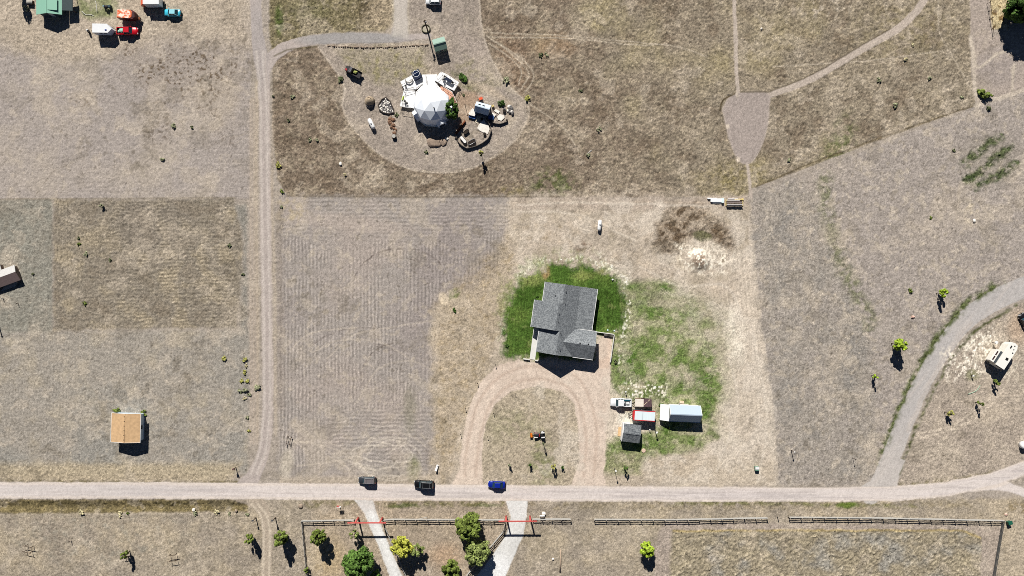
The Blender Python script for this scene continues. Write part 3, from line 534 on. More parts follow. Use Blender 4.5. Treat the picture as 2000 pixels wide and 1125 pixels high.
for k, lab in (('main_road', 'pale straight dirt road crossing the whole view'), ('dirt_road', 'grey brown dirt road running up beside the striped field'), ('farm_track', 'two-rut farm track leading down from the pale road'), ('driveway', 'pinkish horseshoe driveway in front of the grey house'),
               ('gravel_drive', 'white gravel drive through the left red gateway'), ('gravel_lane', 'white gravel lane through the right red gateway'), ('gravel_road', 'grey gravel road bending past the white travel trailer'), ('path', 'mown path with a teardrop clearing in the brown grass')):
    sheet(k, R[k], .012, 'structure', lab)
sheet('lawn', lawn, .012, 'stuff', 'bright green mown lawn wrapped round the grey shingled house', 'lawn')
# ------------------------------------------------------------------ vegetation
def leaves(mb, rg, c, rx, ry, rz, n, size, clumps=None, up=.35):
    """leaf-sized faces in clumps spread through an ellipsoid"""
    k = clumps or max(5, int(n / 45)); cs = []
    for i in range(k):
        while True:
            p = Vector((rg.uniform(-1, 1), rg.uniform(-1, 1), rg.uniform(-1, 1)))
            if .25 < p.length < 1: break
        cs.append((p, rg.uniform(.16, .34)))
    for i in range(n):
        p, r = cs[i % k]
        d = Vector((rg.gauss(0, 1), rg.gauss(0, 1), rg.gauss(0, 1))).normalized() * r * rg.random() ** .4
        q = p + d; q = Vector((c[0] + q.x * rx, c[1] + q.y * ry, c[2] + q.z * rz))
        nrm = (d.normalized() + Vector((rg.uniform(-.6, .6), rg.uniform(-.6, .6), rg.uniform(0, 1) * up * 2))).normalized()
        m = nrm.to_track_quat('Z', 'X').to_matrix() @ Matrix.Rotation(rg.uniform(0, 6.3), 3, 'Z'); s = size * rg.uniform(.6, 1.3)
        mb.add([q + m @ Vector(v) for v in ((-s, -s * .5, 0), (s * .2, -s * .6, s * .12), (s, 0, 0), (s * .2, s * .6, s * .12), (-s, s * .5, 0))], [(0, 1, 2, 3, 4)])
BARK = mat('bark', (92, 78, 64), .9, var=.3, scale=6)
LG = dict(g=leafmat('green_leaf', (84, 112, 50)), d=leafmat('dark_leaf', (66, 92, 38)), y=leafmat('yellow_leaf', (170, 172, 72)), l=leafmat('lime_leaf', (150, 174, 56)), o=leafmat('olive_leaf', (104, 118, 54)),
          p=leafmat('pale_leaf', (128, 140, 80)), s=leafmat('sage_leaf', (150, 152, 120)), k=leafmat('dusky_leaf', (106, 112, 80)), w=leafmat('straw_leaf', (200, 190, 152)), v=leafmat('sage_yellow_leaf', (168, 166, 92)), f=leafmat('fir_leaf', (44, 66, 26)))
def tree(label, px, py, r, h, col, n=1400, size=.2, seed=1, name='broadleaf_tree', ry=None, zc=.6, rz=None, group='trees', cat='tree', dx=0, dy=0):
    """r crown radius, h height in metres; (px, py) is where the middle of the crown shows"""
    rg = random.Random(seed); cz = h * zc; g = G(px, py, cz)
    t = thing(name, label, cat, (g.x + dx, g.y + dy, 0), 0, group)
    b = MB(); b.tube([(0, 0, -.1), (.04 * h * rg.uniform(-.3, .3), 0, h * .35), (-dx, -dy, h * .75)], [.03 * h ** .8 + .03, .024 * h ** .8 + .02, .02], 7)
    for i in range(7 if h > 3 else 4):
        a = rg.uniform(0, 6.3); z = h * rg.uniform(.25, .6); e = r * rg.uniform(.5, .85)
        b.tube([(0, 0, z), (-dx + e * .5 * math.cos(a), -dy + e * .5 * math.sin(a), z + h * .1), (-dx + e * math.cos(a), -dy + e * math.sin(a), z + h * rg.uniform(.12, .25))], [.012 * h + .01, .008 * h + .008, .008], 5)
    b.build('trunk', BARK, t)
    c = MB(); leaves(c, rg, (-dx, -dy, cz), r, ry or r, rz or h * (1 - zc) * 1.02, int(n * 2.3), size * 1.12, clumps=max(12, int(n / 36)))
    c.build('crown', LG[col], t); return t
def shrub(label, px, py, r, col, seed=1, h=None, name='sagebrush', cat='shrub', ry=None, n=None, group='low shrubs on the dry land', rot=0.):
    h = h or r * .7; rg = random.Random(seed); g = G(px, py, h * .5); t = thing(name, label, cat, (g.x, g.y, 0), rot, group)
    c = MB()
    for q in range(int(3 + 4 * r)): a, e = rg.uniform(0, 6.3), rg.uniform(0, .62); c.rock((e * r * math.cos(a), e * (ry or r) * math.sin(a), h * rg.uniform(.25, .5)), r * rg.uniform(.28, .42), seed * 9 + q, .8, 1)
    leaves(c, rg, (0, 0, h * .55), r * 1.05, (ry or r) * 1.05, h * .6, n or int(130 + 260 * r), .10 + .05 * r, clumps=max(8, int(12 * r)), up=1.2); c.build('foliage', LG[col], t)
    b = MB()
    for i in range(5):
        a = rg.uniform(0, 6.3); b.tube([(0, 0, -.05), (r * .5 * math.cos(a), r * .5 * math.sin(a), h * .6)], [.03, .012], 5)
    b.build('stem', BARK, t); return t
T_ = 'trees by the gateways'
tree('largest green leafy tree, left of the white gravel drive', 700, 1099, 3.5, 7.5, 'g', 4200, .27, 11, group=T_)
tree('rounded green tree just below the other by the right red gateway', 931, 1079, 3.2, 6, 'p', 3400, .26, 12, group=T_, rz=2.2)
tree('full green tree overlapping the rail fence beside the right gateway', 916, 1029, 3.1, 7, 'o', 3400, .26, 13, group=T_)
tree('bright yellow tree right of the white gravel drive', 784, 1069, 2.6, 6, 'y', 2600, .22, 14, group=T_)
tree('thin pale green tree beside the bright yellow tree', 815, 1075, 1.6, 4.5, 'p', 700, .18, 15, group=T_)
tree('dark olive tree cut by the bottom edge between the two gravel drives', 880, 1112, 2.2, 5.5, 'o', 1700, .22, 16, group=T_)
tree('olive green tree inside the corner of the rail fence', 621, 1049, 1.75, 6.5, 'o', 1500, .2, 17, group=T_)
tree('small thin green tree left of the left red gateway', 692, 1046, 1.25, 4.2, 'p', 480, .17, 18, group=T_)
tree('low leafy tree at the foot of the leftmost fence line', 600, 1113, .75, 2.6, 'o', 320, .16, 19, group=T_)
tree('olive tree between the farm track and the rail fence', 548, 1052, 1.6, 6, 'o', 1300, .2, 20, group=T_)
tree('slim olive tree just left of the farm track', 484, 1054, 1.1, 5.4, 'o', 620, .18, 21, group=T_)
tree('small yellow green tree with wooden props in the dry field below the road', 242, 1084, .85, 4.6, 'o', 420, .17, 22, group=T_)
tree('bright lime tree standing alone on bare ground below the long fence', 1265, 1073, 1.7, 5, 'l', 1700, .2, 23, group=T_)
tree('green leafy tip of a tree cut by the bottom edge beside the large green tree', 733, 1123, 1.3, 4, 'g', 600, .2, 24, group=T_)
Y_ = 'young trees near the gravel bend'
tree('largest lime green young tree left of the gravel bend', 1757, 674, 1.5, 4.9, 'l', 1500, .2, 31, group=Y_, dx=-.45, dy=.2)
tree('small lime tree above the gravel bend with a star shaped shadow', 1843, 572, 1.05, 3.8, 'l', 560, .18, 32, group=Y_, dx=-.5, dy=-.15)
tree('smallest lime sapling left of the gravel road', 1711, 735, .65, 3.1, 'l', 260, .15, 33, group=Y_, dx=-.2)
tree('yellowing sapling below the rutted track inside the bend', 1856, 807, .75, 2.8, 'v', 300, .15, 34, group=Y_, dx=-.5)
tree('thin sapling beside the rutted track inside the bend', 1915, 788, .5, 3.2, 'o', 170, .14, 35, group=Y_)
tree('wispy green sapling at the tail of the white travel trailer', 1948, 746, .8, 2.7, 'o', 260, .15, 36, group=Y_)
tree('yellow green sapling on the island inside the horseshoe drive', 1081, 911, .55, 3., 'v', 220, .14, 37, group='saplings near the horseshoe drive')
tree('grey leaved sapling nearest the blue car', 995, 908, .4, 1.9, 's', 120, .12, 38, group='saplings near the horseshoe drive')
tree('small dark sapling in the middle of the island lawn', 1035, 908, .38, 1.9, 'd', 120, .12, 39, group='saplings near the horseshoe drive')
tree('low dark sapling right of the yellow green sapling', 1099, 913, .38, 1.2, 'd', 110, .12, 40, group='saplings near the horseshoe drive')
tree('staked sapling beside the driveway lamp post', 1222, 913, .5, 2.8, 'g', 160, .13, 41, group='saplings near the horseshoe drive')
tree('nearly bare sapling behind the orange tractor', 1061, 866, .28, 3.4, 'k', 46, .13, 42, group='saplings near the horseshoe drive', zc=.75)
tree('dense green tree against the white dome', 881, 212, 1.75, 4.6, 'd', 1500, .22, 43, group='trees by the dome', ry=2.6)
tree('tall thin yellow green tree on the lower rim of the dome yard', 940, 300, .65, 4.2, 'v', 260, .16, 44, group='trees by the dome')
tree('huge dark green tree cut by the top right corner', 2003, 12, 4.2, 7.5, 'd', 3600, .3, 45, group='trees at the frame edge', rz=3.6, ry=3.8)
tree('slim dark fir above the top left corner, its oval shadow on the ground', 24, -26, .95, 6.2, 'f', 900, .16, 46, name='fir_tree', group='trees at the frame edge')
SH = [  # label, x, y, r, colour, (ry, h)
 ('green sage shrub alone in the upper left mown field, left of a darker one', 338, 245, .75, 's'), ('dark little shrub right of the green sage in the upper left field', 375, 249, .5, 'k'), ('low sage shrub lowest in the upper left mown field', 317, 312, .7, 's'),
 ('upright green shrub on the top edge of the hay row field', 199, 402, .65, 's'), ('dark shrub upper of a close pair in the hay row field', 153, 465, .42, 'k'), ('green shrub lower of a close pair in the hay row field', 155, 477, .6, 'o'),
 ('pale sage shrub below the close pair in the hay row field', 167, 495, .75, 's'), ('small shrub in the middle of the hay row field', 214, 508, .5, 'k'), ('olive shrub near the bottom left of the hay row field', 165, 593, .6, 'o'),
 ('green shrub near the right edge of the hay row field', 447, 479, .6, 'k'), ('dark green shrub in the grey strip beside the dirt road', 474, 536, .6, 'k'), ('tiny dark bush with a pale top right of the brown roofed barn', 64, 536, .4, 'k'),
 ('yellow green shrub set apart left of the roadside row', 438, 699, .85, 'v'), ('top yellow green shrub of the roadside row', 478, 703, .65, 'v'), ('small pale shrub second from the top of the roadside row', 481, 714, .5, 'w'), ('yellow green shrub third from the top of the roadside row', 477, 727, .65, 'v'),
 ('left of two touching yellow green shrubs in the roadside row', 471, 744, .65, 'v'), ('right of two touching yellow green shrubs in the roadside row', 483, 745, .65, 'v'), ('large grey green shrub nearest the dirt road', 501, 757, 1.05, 's'), ('left shrub of the dense clump in the roadside row', 468, 764, .75, 's'), ('middle shrub of the dense clump in the roadside row', 479, 763, .9, 's'), ('right shrub of the dense clump in the roadside row', 486, 771, .6, 's'),
 ('whitish dry shrub below the dense roadside clump', 478, 779, .55, 'w'), ('small green shrub near the bottom of the roadside row', 483, 816, .5, 's'), ('lowest yellow green shrub of the roadside row', 486, 842, .55, 'v'),
 ('round green shrub by the dirt road at the corner of the brown grass', 550, 374, .65, 'o'), ('small grey shrub at the left edge of the brown grass', 533, 188, .4, 's'), ('pale sage in the brown grass left of the dome yard', 572, 189, .65, 's'), ('dark shrub in the brown grass below the pale sage', 563, 235, .5, 'k'), ('yellow green shrub beside the dirt road below the dome yard', 545, 322, .95, 'v'),
 ('left of two grey shrubs in the brown grass beside the yard rim', 606, 273, .6, 's'), ('right of two grey shrubs in the brown grass beside the yard rim', 619, 274, .5, 's'), ('dark grey green shrub on the rim of the yard near the flatbed truck', 664, 155, .95, 'k'), ('pale grey shrub low in the grass between road and yard', 673, 342, .5, 'w'), ('small shrub by the dirt road at the top of the striped field', 550, 404, .45, 's'),
 ('left shrub of a pair in the upper middle grassland', 1057, 107, .7, 'k'), ('right shrub of a pair in the upper middle grassland', 1068, 107, .65, 's'), ('grey green shrub on the right rim of the dome yard', 989, 157, .95, 's'), ('yellow green shrub outside the right rim of the dome yard', 1030, 192, 1.0, 'v'), ('tiny dark shrub in the middle of the grassland', 1134, 177, .5, 'k'), ('grey shrub in the lower middle grassland', 1169, 252, .75, 's'), ('pale shrub beside a white stick in the lower grassland', 1149, 303, .75, 's'),
 ('pale shrub right of the teardrop trail', 1717, 155, .75, 's'), ('dark green shrub low in the right grassland', 1749, 205, .85, 's'), ('pale shrub high in the right grassland', 1783, 88, .7, 'w'), ('white flecked shrub near the top of the right grassland', 1769, 115, .6, 'w'), ('faint shrub in the right grassland nearest the mown strip', 1817, 152, .7, 's'), ('low shrub near the corner of the right grassland', 1879, 190, .6, 's'),
 ('small round bush below the long bush at the junction', 1931, 211, .85, 'k'), ('tiny dark bush above the green garden rows', 1864, 294, .5, 'k'), ('small round bush in the open right field', 1819, 425, .5, 'o'), ('dark round bush in the field above the lime trees', 1779, 567, .65, 'o'), ('pale green tuft below the teardrop clearing', 1540, 312, .55, 's'),
 ('pale straw shrub in the ditch below the main road, far left', 158, 1000, .85, 'w'), ('yellowish shrub in the ditch below the main road, second from left', 234, 1005, .8, 'w'), ('tiny green tuft beside the second ditch shrub', 249, 1003, .4, 'o'), ('green shrub under the white rock in the ditch', 381, 1004, .8, 's'), ('pale shrub in the ditch between rock and farm track', 422, 1001, .8, 'w'), ('small grey shrub in the ditch nearest the farm track', 448, 1003, .5, 's'), ('grey shrub on the corner of the farm track', 483, 1005, .6, 's'),
 ('green bush behind the left corner of the tan roofed house', 227, 802, 1.0, 'o'), ('green bush behind the right corner of the tan roofed house', 280, 807, .9, 'o'), ('bush on the lawn at its lower left edge', 990, 676, .55, 'd'), ('small dark bush on the lawn beside the upper left wall', 1050, 580, .4, 'd'), ('dark bush on the right edge of the driveway', 1203, 706, .6, 'k'), ('dark conifer sapling on the tan strip left of the lawn', 888, 606, .6, 'd'), ('grey leafy bush beside the green roofed house', 50, 17, 1.0, 's'),
 ('dark scrubby bush under the dome yard mound', 833, 297, .6, 'k'), ('leafy garden bush at the back of the stone patio', 980, 203, 1.1, 'd'), ('sage beside the pile of pale slabs', 905, 186, .4, 'k'), ('dusky bush at the right end of the rubble line', 776, 224, .65, 'k'), ('green tuft at the left wall of the metal barn', 1291, 789, .7, 'g'), ('small scrub plant left of the outdoor tree stump circle', 563, 862, .0, 'k')]
for i, s in enumerate(SH[:-1]): shrub(s[0], s[1], s[2], s[3] * .86, s[4], 100 + i, h=1.2 if 'upright' in s[0] else None)
shrub('long oval grey green bush at the junction by the mown strip', 1923, 183, 1.9, 'o', 300, h=1.3, ry=1.1, n=600, rot=-.5)
shrub('green edging plants along the upper right deck', 905, 152, 1.6, 'd', 301, h=.7, ry=.7, n=320, rot=-.7, name='garden_plant', cat='plant')
def rock(label, px, py, r, m, seed, group=None, name='boulder', flat=.6, cat='rock', parent=None):
    g = G(px, py, r * .3); o = MB().rock((0, 0, r * .25), r, seed, flat).build(name, m); o.location = g; o.location.z = 0
    return props(o, label, cat, group)
ROCK = mat('rock', (150, 134, 118), .95, var=.35, scale=2.5); PALE = mat('pale_rock', (230, 224, 214), .95, var=.15, scale=2.5); RUST = mat('rust_rock', (128, 98, 78), .95, var=.3); PINK = mat('pink_rock', (206, 172, 156), .9); GREYR = mat('grey_rock', (118, 114, 112), .95, var=.4, scale=3)
rock('white rock among the ditch shrubs below the main road', 378, 996, .5, PALE, 1); rock('tan rock at the end of the ditch near the farm track', 461, 998, .4, ROCK, 2); rock('pinkish boulder above the dark bin at the fence corner', 1965, 1005, .4, PINK, 3); rock('small white stone in the field right of the lying log', 1080, 1092, .4, PALE, 4); rock('grey stone outside the corner of the rail fence', 587, 989, .55, ROCK, 5)
rock('white stone in the brown grass beside the teardrop trail', 1487, 56, .35, PALE, 6); rock('white stones cluster in the bare wash on the right', 1903, 431, .5, PALE, 7); rock('pink stone on the bare patch between the lime trees', 1783, 619, .5, PINK, 8); rock('pale boulder at the end of the dome shadow', 872, 271, .55, PALE, 9, flat=.4); rock('pale rock in the brown grass below the dome yard', 665, 320, .45, PALE, 10)
rock('larger of two pale stones beside the rail fence sign', 1062, 1003, .65, PALE, 12, flat=.7)
for i in range(46):
    t = i / 45; x = 640 + 195 * t + random.Random(i).uniform(-1, 1); y = 89.5 + 4 * math.sin(t * 3.1) - 2.5 * t + random.Random(i + 99).uniform(-.6, .6)
    rock('rough stone in the row edging the yard above the dome', x, y, .2 + .12 * random.Random(i + 7).random(), ROCK, 40 + i, 'stones edging the dome yard', name='edging_stone', flat=.8)
for i in range(16):
    r = random.Random(i + 300); t = i / 15; x = 762 + 10 * t + r.uniform(-5, 5); y = 229 + 34 * t + r.uniform(-1.5, 1.5)
    rock('brown rubble boulder in the line running down from the rock bed', x, y, r.uniform(.35, .65), RUST if i % 3 else ROCK, 100 + i, 'rubble line below the rock bed')
# ------------------------------------------------------------------ buildings
SHING = shingle('grey_shingle', (102, 106, 109), (118, 122, 125), (142, 146, 148), .24); SHDK = shingle('shed_shingle', (86, 90, 94), (101, 105, 108), (124, 128, 130), .24)
TANSH = mat('tan_roofing', (200, 166, 126), .9, var=.14, scale=1.6); WHT = mat('white_paint', (228, 228, 226), .5, var=.05); SIDE = mat('grey_siding', (150, 152, 152), .8, var=.08); CONC = mat('concrete', (216, 214, 208), .9, var=.06)
BLKM = mat('black_metal', (26, 26, 28), .5); GLS = glass('window_glass'); DOORM = mat('door_paint', (205, 205, 200), .6); RUBB = mat('rubber', (24, 24, 25), .85); STEEL = mat('steel', (150, 152, 155), .35, .8); WEATH = mat('weathered_wood', (176, 172, 164), .85, var=.18, stretch=(6, 6, 6)); DKW = mat('dark_wood', (74, 58, 46), .9, var=.3)
def wall_windows(t, specs, frame=WHT):
    """specs: (x, y, z, width, height, angle of the outward normal)"""
    for x, y, z, ww, wh, a in specs:
        n = Vector((math.cos(a), math.sin(a), 0)); c = Vector((x, y, z))
        m = MB(); m.box(c + n * .03, (.06, ww + .16, wh + .16), a); f = m.build('window', frame, t)
        MB().box(c + n * .065, (.03, ww, wh), a).build('pane', GLS, f)
# --- main house
h = thing('grey_shingled_house', 'large grey shingled house with several gables on the green lawn', 'house', G(1110, 625), math.radians(-8))
ze = lambda u: 5.7 - .514 * (u + 3.5)
rf = MB()
rf.slab([(-7.55, 9.1, 2.6), (-2.55, 9.1, ze(-2.55)), (-2.55, 4.1, ze(-2.55)), (-7.55, 4.1, 2.6)])
rf.slab([(-9.62, 4.1, 2.6), (-3.5, 4.1, 5.7), (-3.5, -2.95, 5.7), (-9.62, -2.95, 2.6)])
rf.slab([(-7.4, -2.97, 2.82), (-2.35, -2.97, ze(-2.35)), (-2.35, -9.2, ze(-2.35)), (-7.4, -9.2, 2.82)])
rf.build('west_roof_slope', SHING, h)
re_ = MB(); re_.slab([(-2.55, 9.1, ze(-2.55)), (1.75, 9.1, 3.0), (1.75, 4.1, 3.0), (-2.55, 4.1, ze(-2.55))]); re_.slab([(-3.5, 4.1, 5.7), (1.75, 4.1, 3.0), (1.95, -1.95, ze(1.95)), (-.6, -2.95 - .0, ze(-.6)), (-3.5, -2.95, 5.7)])
re_.slab([(-2.35, -2.95, ze(-2.35)), (-.6, -2.95, ze(-.6)), (1.95, -1.95, ze(1.95)), (-1.12, -5.58, ze(-1.12)), (2.2, -9.2, ze(2.2)), (-2.35, -9.2, ze(-2.35))])
re_.build('east_roof_slope', SHING, h)
pr = MB(); pr.slab([(1.76, 9.12, 3.02), (6.2, 9.12, 2.4), (6.2, -1.85, 2.4), (1.76, -1.85, 3.02)]); pr.build('porch_roof', SHING, h)
gr_ = MB(); gr_.slab([(-1.12, -5.58, 4.49), (7.5, -5.58, 4.66), (7.5, -1.9, 2.86), (1.95, -1.9, 2.9)]); gr_.build('garage_roof', SHING, h)
g2 = MB(); g2.slab([(-1.12, -5.58, 4.5), (7.5, -5.58, 4.66), (7.5, -9.22, 2.86), (2.2, -9.22, 2.83)]); g2.build('garage_roof', SHING, h)
wl = MB()
for pts, hz in (([(-7.1, 8.7), (1.7, 8.7), (1.7, 4.0), (-7.1, 4.0)], 2.5), ([(-9.15, 3.7), (1.7, 3.7), (1.7, -2.5), (-9.15, -2.5)], 2.5), ([(-6.95, -2.5), (1.6, -2.5), (1.6, -8.8), (-6.95, -8.8)], 2.55), ([(1.62, -2.3), (7.1, -2.3), (7.1, -8.8), (1.62, -8.8)], 2.7)):
    wl.prism(pts, -.1, hz)
def gab(m, v, u0, ur, u1, z0, zr, t=.1): # gable triangle across the u direction
    m.add([(u0, v - t, z0), (ur, v - t, zr), (u1, v - t, z0), (u0, v + t, z0), (ur, v + t, zr), (u1, v + t, z0)], [(0, 1, 2), (5, 4, 3), (0, 3, 4, 1), (1, 4, 5, 2), (2, 5, 3, 0)])
gab(wl, 8.6, -7.1, -2.55, 1.7, 2.48, 4.98); gab(wl, 3.6, -9.1, -3.5, 1.7, 2.48, 5.45); gab(wl, -2.6, -9.1, -3.5, 1.7, 2.48, 5.45); gab(wl, -8.7, -6.9, -2.35, 1.6, 2.53, 4.85)
wl.add([(7.0, -2.3, 2.68), (7.0, -8.8, 2.68), (7.0, -5.58, 4.4), (6.8, -2.3, 2.68), (6.8, -8.8, 2.68), (6.8, -5.58, 4.4)], [(0, 1, 2), (5, 4, 3), (0, 3, 4, 1), (1, 4, 5, 2), (2, 5, 3, 0)])
wl.build('wall', SIDE, h)
fa = MB()
for a, b_ in (((-7.62, 9.14, 2.56), (-7.62, 4.1, 2.56)), ((-9.69, 4.1, 2.56), (-9.69, -2.95, 2.56)), ((-7.47, -2.97, 2.78), (-7.47, -9.2, 2.78)), ((6.27, 9.12, 2.36), (6.27, -1.85, 2.36)), ((1.9, -1.82, 2.82), (7.5, -1.82, 2.82)), ((2.2, -9.3, 2.78), (7.5, -9.3, 2.78))): fa.beam(a, b_, .12, .14)
fa.build('gutter', WHT, h)
for u, v in ((-2.0, 7.3), (-1.9, 4.4), (-3.1, 1.6), (-2.9, -.6), (-1.9, -3.4), (-1.6, -7.2)): MB().tube([(u, v, ze(u) - .1), (u, v, ze(u) + .35)], .09, 8).build('vent_pipe', BLKM, h)
MB().tube([(-4.6, 6.0, 4.1), (-4.6, 6.0, 4.55)], .08, 8).build('vent_pipe', BLKM, h)
MB().tube([(-1.5, -7.7, ze(-1.5) - .1), (-1.5, -7.7, ze(-1.5) + .3)], .14, 8).build('vent_pipe', STEEL, h)
for u in (3.4, 5.6): MB().box((u, -5.3, 4.56), (.3, .3, .2)).build('roof_vent', BLKM, h)
for k in range(5): MB().box((6.0, 8.6 - k * 2.55, 1.15), (.16, .16, 2.5)).build('porch_post', WHT, h)
MB().box((4.0, 3.6, .02), (4.6, 11, .2)).build('porch_floor', CONC, h)
for y_ in (-3.9, -7.1):
    d = MB().box((7.13, y_, 1.1), (.08, 2.6, 2.2)).build('garage_door', WHT, h)
d = MB().box((-6.99, -4.2, 1.05), (.08, 1, 2.1)).build('door', DOORM, h); MB().box((-7.05, -4.55, 1.0), (.06, .06, .12)).build('handle', STEEL, d)
wall_windows(h, [(-7.1, 7.2, 1.5, 1.4, 1.2, math.pi), (-9.15, 2, 1.5, 1.6, 1.3, math.pi), (-9.15, -.8, 1.5, 1.6, 1.3, math.pi), (-6.95, -7, 1.5, 1.3, 1.2, math.pi), (-5, -8.8, 1.5, 1.6, 1.3, -math.pi / 2), (-.8, -8.8, 1.5, 1.6, 1.3, -math.pi / 2), (-4.5, 8.7, 1.5, 1.4, 1.2, math.pi / 2), (-.5, 8.7, 1.5, 1.4, 1.2, math.pi / 2)])
def local(o, name, m, mb, label=None, kind=None, cat=None, group=None):
    x = mb.build(name, m); x.location = o.location; x.rotation_euler = o.rotation_euler; return props(x, label, cat, group, kind)
local(h, 'concrete_walkway', CONC, MB().prism([(-8.75, -3.3), (-8.68, -11.6), (-7.25, -11.6), (-7.2, -9.3), (-7.0, -9.3), (-7.0, -3.3)], -.05, .12), 'white concrete walk along the left wall of the grey house', 'structure')
local(h, 'retaining_wall', CONC, MB().box((-9.5, -11.75, .2), (1.7, .25, .6)).box((-6.75, -11.72, .2), (1.0, .25, .6)), 'low pale retaining wall at the foot of the white walk', None, 'wall')
local(h, 'low_wall', CONC, MB().box((10.1, -2.05, .3), (4.6, .18, .7)).box((12.45, -5.8, .3), (.18, 7.3, .7)), 'low pale wall edging the garage parking pad', None, 'wall')
local(h, 'timber_planter', mat('grey_timber', (110, 104, 98), .9, var=.2), MB().box((11.0, -2.65, .25), (2.4, .12, .6)).box((11.0, -2.4, .25), (2.4, .12, .6)).box((9.86, -2.52, .25), (.12, .14, .6)).box((12.14, -2.52, .25), (.12, .14, .6)), 'grey timber planter against the low wall of the parking pad', None, 'planter')
# --- generic gabled building
def gable(name, label, cat, px, py, L, W, eave, ridge, ang, roofm, wallm, over=.3, trim=None, wins=True, doorside=-1, parts=None):
    g = G(px, py, (eave + ridge) / 2); t = thing(name, label, cat, (g.x, g.y, 0), math.radians(ang))
    hl, hw = L / 2, W / 2; il, iw = hl - over, hw - over; k = (ridge - eave) / hw; zi = eave + k * over - .17
    w_ = MB(); w_.prism([(-il, -iw), (il, -iw), (il, iw), (-il, iw)], -.1, zi)
    for x in (-il + .08, il - .08): w_.add([(x - .08, -iw, zi - .01), (x - .08, iw, zi - .01), (x - .08, 0, ridge - .2), (x + .08, -iw, zi - .01), (x + .08, iw, zi - .01), (x + .08, 0, ridge - .2)], [(0, 1, 2), (5, 4, 3), (0, 3, 4, 1), (1, 4, 5, 2), (2, 5, 3, 0)])
    w_.build('wall', wallm, t)
    for s in (1, -1): MB().slab([(-hl, 0, ridge), (hl, 0, ridge), (hl, s * hw, eave), (-hl, s * hw, eave)], .14).build('roof', roofm, t)
    MB().beam((-hl, 0, ridge + .02), (hl, 0, ridge + .02), .28, .06).build('ridge_cap', roofm, t)
    if trim:
        b = MB()
        for x in (-hl - .04, hl + .04):
            for s in (1, -1): b.beam((x, 0, ridge - .06), (x, s * hw, eave - .06), .08, .2)
        for s in (1, -1): b.beam((-hl - .05, s * (hw + .05), eave - .08), (hl + .05, s * (hw + .05), eave - .08), .1, .16)
        b.build('fascia', trim, t)
    d = MB().box((doorside * (il + .03), 0, .98), (.07, .95, 2.0)).build('door', DOORM, t); MB().box((doorside * (il + .09), .36, 1.0), (.07, .06, .12)).build('handle', STEEL, d)
    if wins: wall_windows(t, [(0, iw, eave * .55, 1.0, .8, math.pi / 2), (0, -iw, eave * .55, 1.0, .8, -math.pi / 2)])
    return t
LBLU = mat('pale_blue_siding', (186, 204, 216), .7, var=.05)
t = gable('cottage', 'square tan roofed house with white trim standing alone in the dry field', 'house', 244, 836, 7.5, 7.55, 2.55, 3.3, 90 - 1.5, TANSH, LBLU, .32, WHT, doorside=-1)
for k in range(6): MB().box((-3 + k * 1.2, 0, 3.34), (.18, .18, .1)).build('roof_vent', BLKM, t)
# metal barn with a lean-to
ROOFM = mat('grey_metal_roof', (170, 184, 198), .45, .15, var=.05, stretch=(14, .3, .3), bump=.15); WALLM = mat('pale_metal_wall', (220, 224, 226), .5, .1, var=.05)
t = gable('metal_barn', 'long grey metal roofed barn with a white lean-to on its left end', 'barn', 1339, 809, 8.1, 4.25, 2.0, 3.85, -2.5, ROOFM, WALLM, .12, WHT, doorside=1)
MB().slab([(-4.12, 2.15, 2.22), (-4.12, -2.15, 2.22), (-6.25, -2.1, 1.2), (-6.25, 2.1, 1.2)], .07).build('lean_to_roof', mat('white_metal', (240, 240, 238), .4, .0, var=.03), t)
for y_ in (-2, 2): MB().box((-6.1, y_, .58), (.1, .1, 1.2)).build('lean_to_post', WHT, t)
MB().box((0, 2.2, .9), (2.4, .06, 1.8)).build('roll_door', DOORM, t)
# shed by the trailers
t = gable('storage_shed', 'small dark shingled shed below the red trailer, white gable to the left', 'shed', 1234, 847, 4.6, 4.7, 2.2, 2.95, -7, SHDK, WHT, .18, None, doorside=-1)
MB().beam((-2.34, 0, 2.88), (-2.34, 2.35, 2.13), .14, .18).beam((-2.34, 0, 2.88), (-2.34, -2.35, 2.13), .14, .18).beam((-2.3, -2.3, 1.0), (-2.3, 2.3, 1.0), .2, 2.0).build('gable_trim', WHT, t)
# green cabin by the pole
GRN = mat('green_metal_roof', (122, 148, 134), .5, .1, var=.06, stretch=(.4, 12, .4)); GRW = mat('green_siding', (98, 112, 100), .8)
t = gable('cabin', 'small green roofed cabin beside the leaning shadow of the utility pole', 'cabin', 858.5, 85, 3.3, 3.2, 2.2, 3.0, 16, GRN, GRW, .15, None)
MB().box((1.55, .3, 1.6), (.2, .6, .5)).build('window_box', WHT, t)
# green house at the top edge
SEAF = mat('seafoam_roof', (140, 188, 166), .55, .1, var=.05, stretch=(.4, 10, .4))
t = gable('farmhouse', 'seafoam green metal roofed house cut by the top edge', 'house', 93, -7, 9, 6.7, 2.1, 3.2, 90, SEAF, mat('dark_siding', (70, 82, 84), .8), .4, None)
dm = MB(); dm.slab([(-3.6, -.3, 3.2), (-.6, -.3, 3.2), (-.6, -2.5, 2.75), (-3.6, -2.5, 2.75)], .1); dm.build('dormer_roof', SEAF, t)
MB().box((-2.1, -1.5, 2.4), (2.6, 1.6, .7)).build('dormer', mat('dark_siding', (70, 82, 84)), t)
w2 = MB(); w2.slab([(-3.4, -3.4, 2.15), (.9, -3.4, 2.15), (.9, -6.0, 1.9), (-3.4, -6.0, 1.9)], .12); w2.build('porch_roof', mat('shaded_roofing', (62, 74, 76), .8), t)  # dark sheet stands in for the shading on the roof's right part
for x in (-3.2, .7): MB().box((x, -5.8, .9), (.14, .14, 1.9)).build('porch_post', DKW, t)
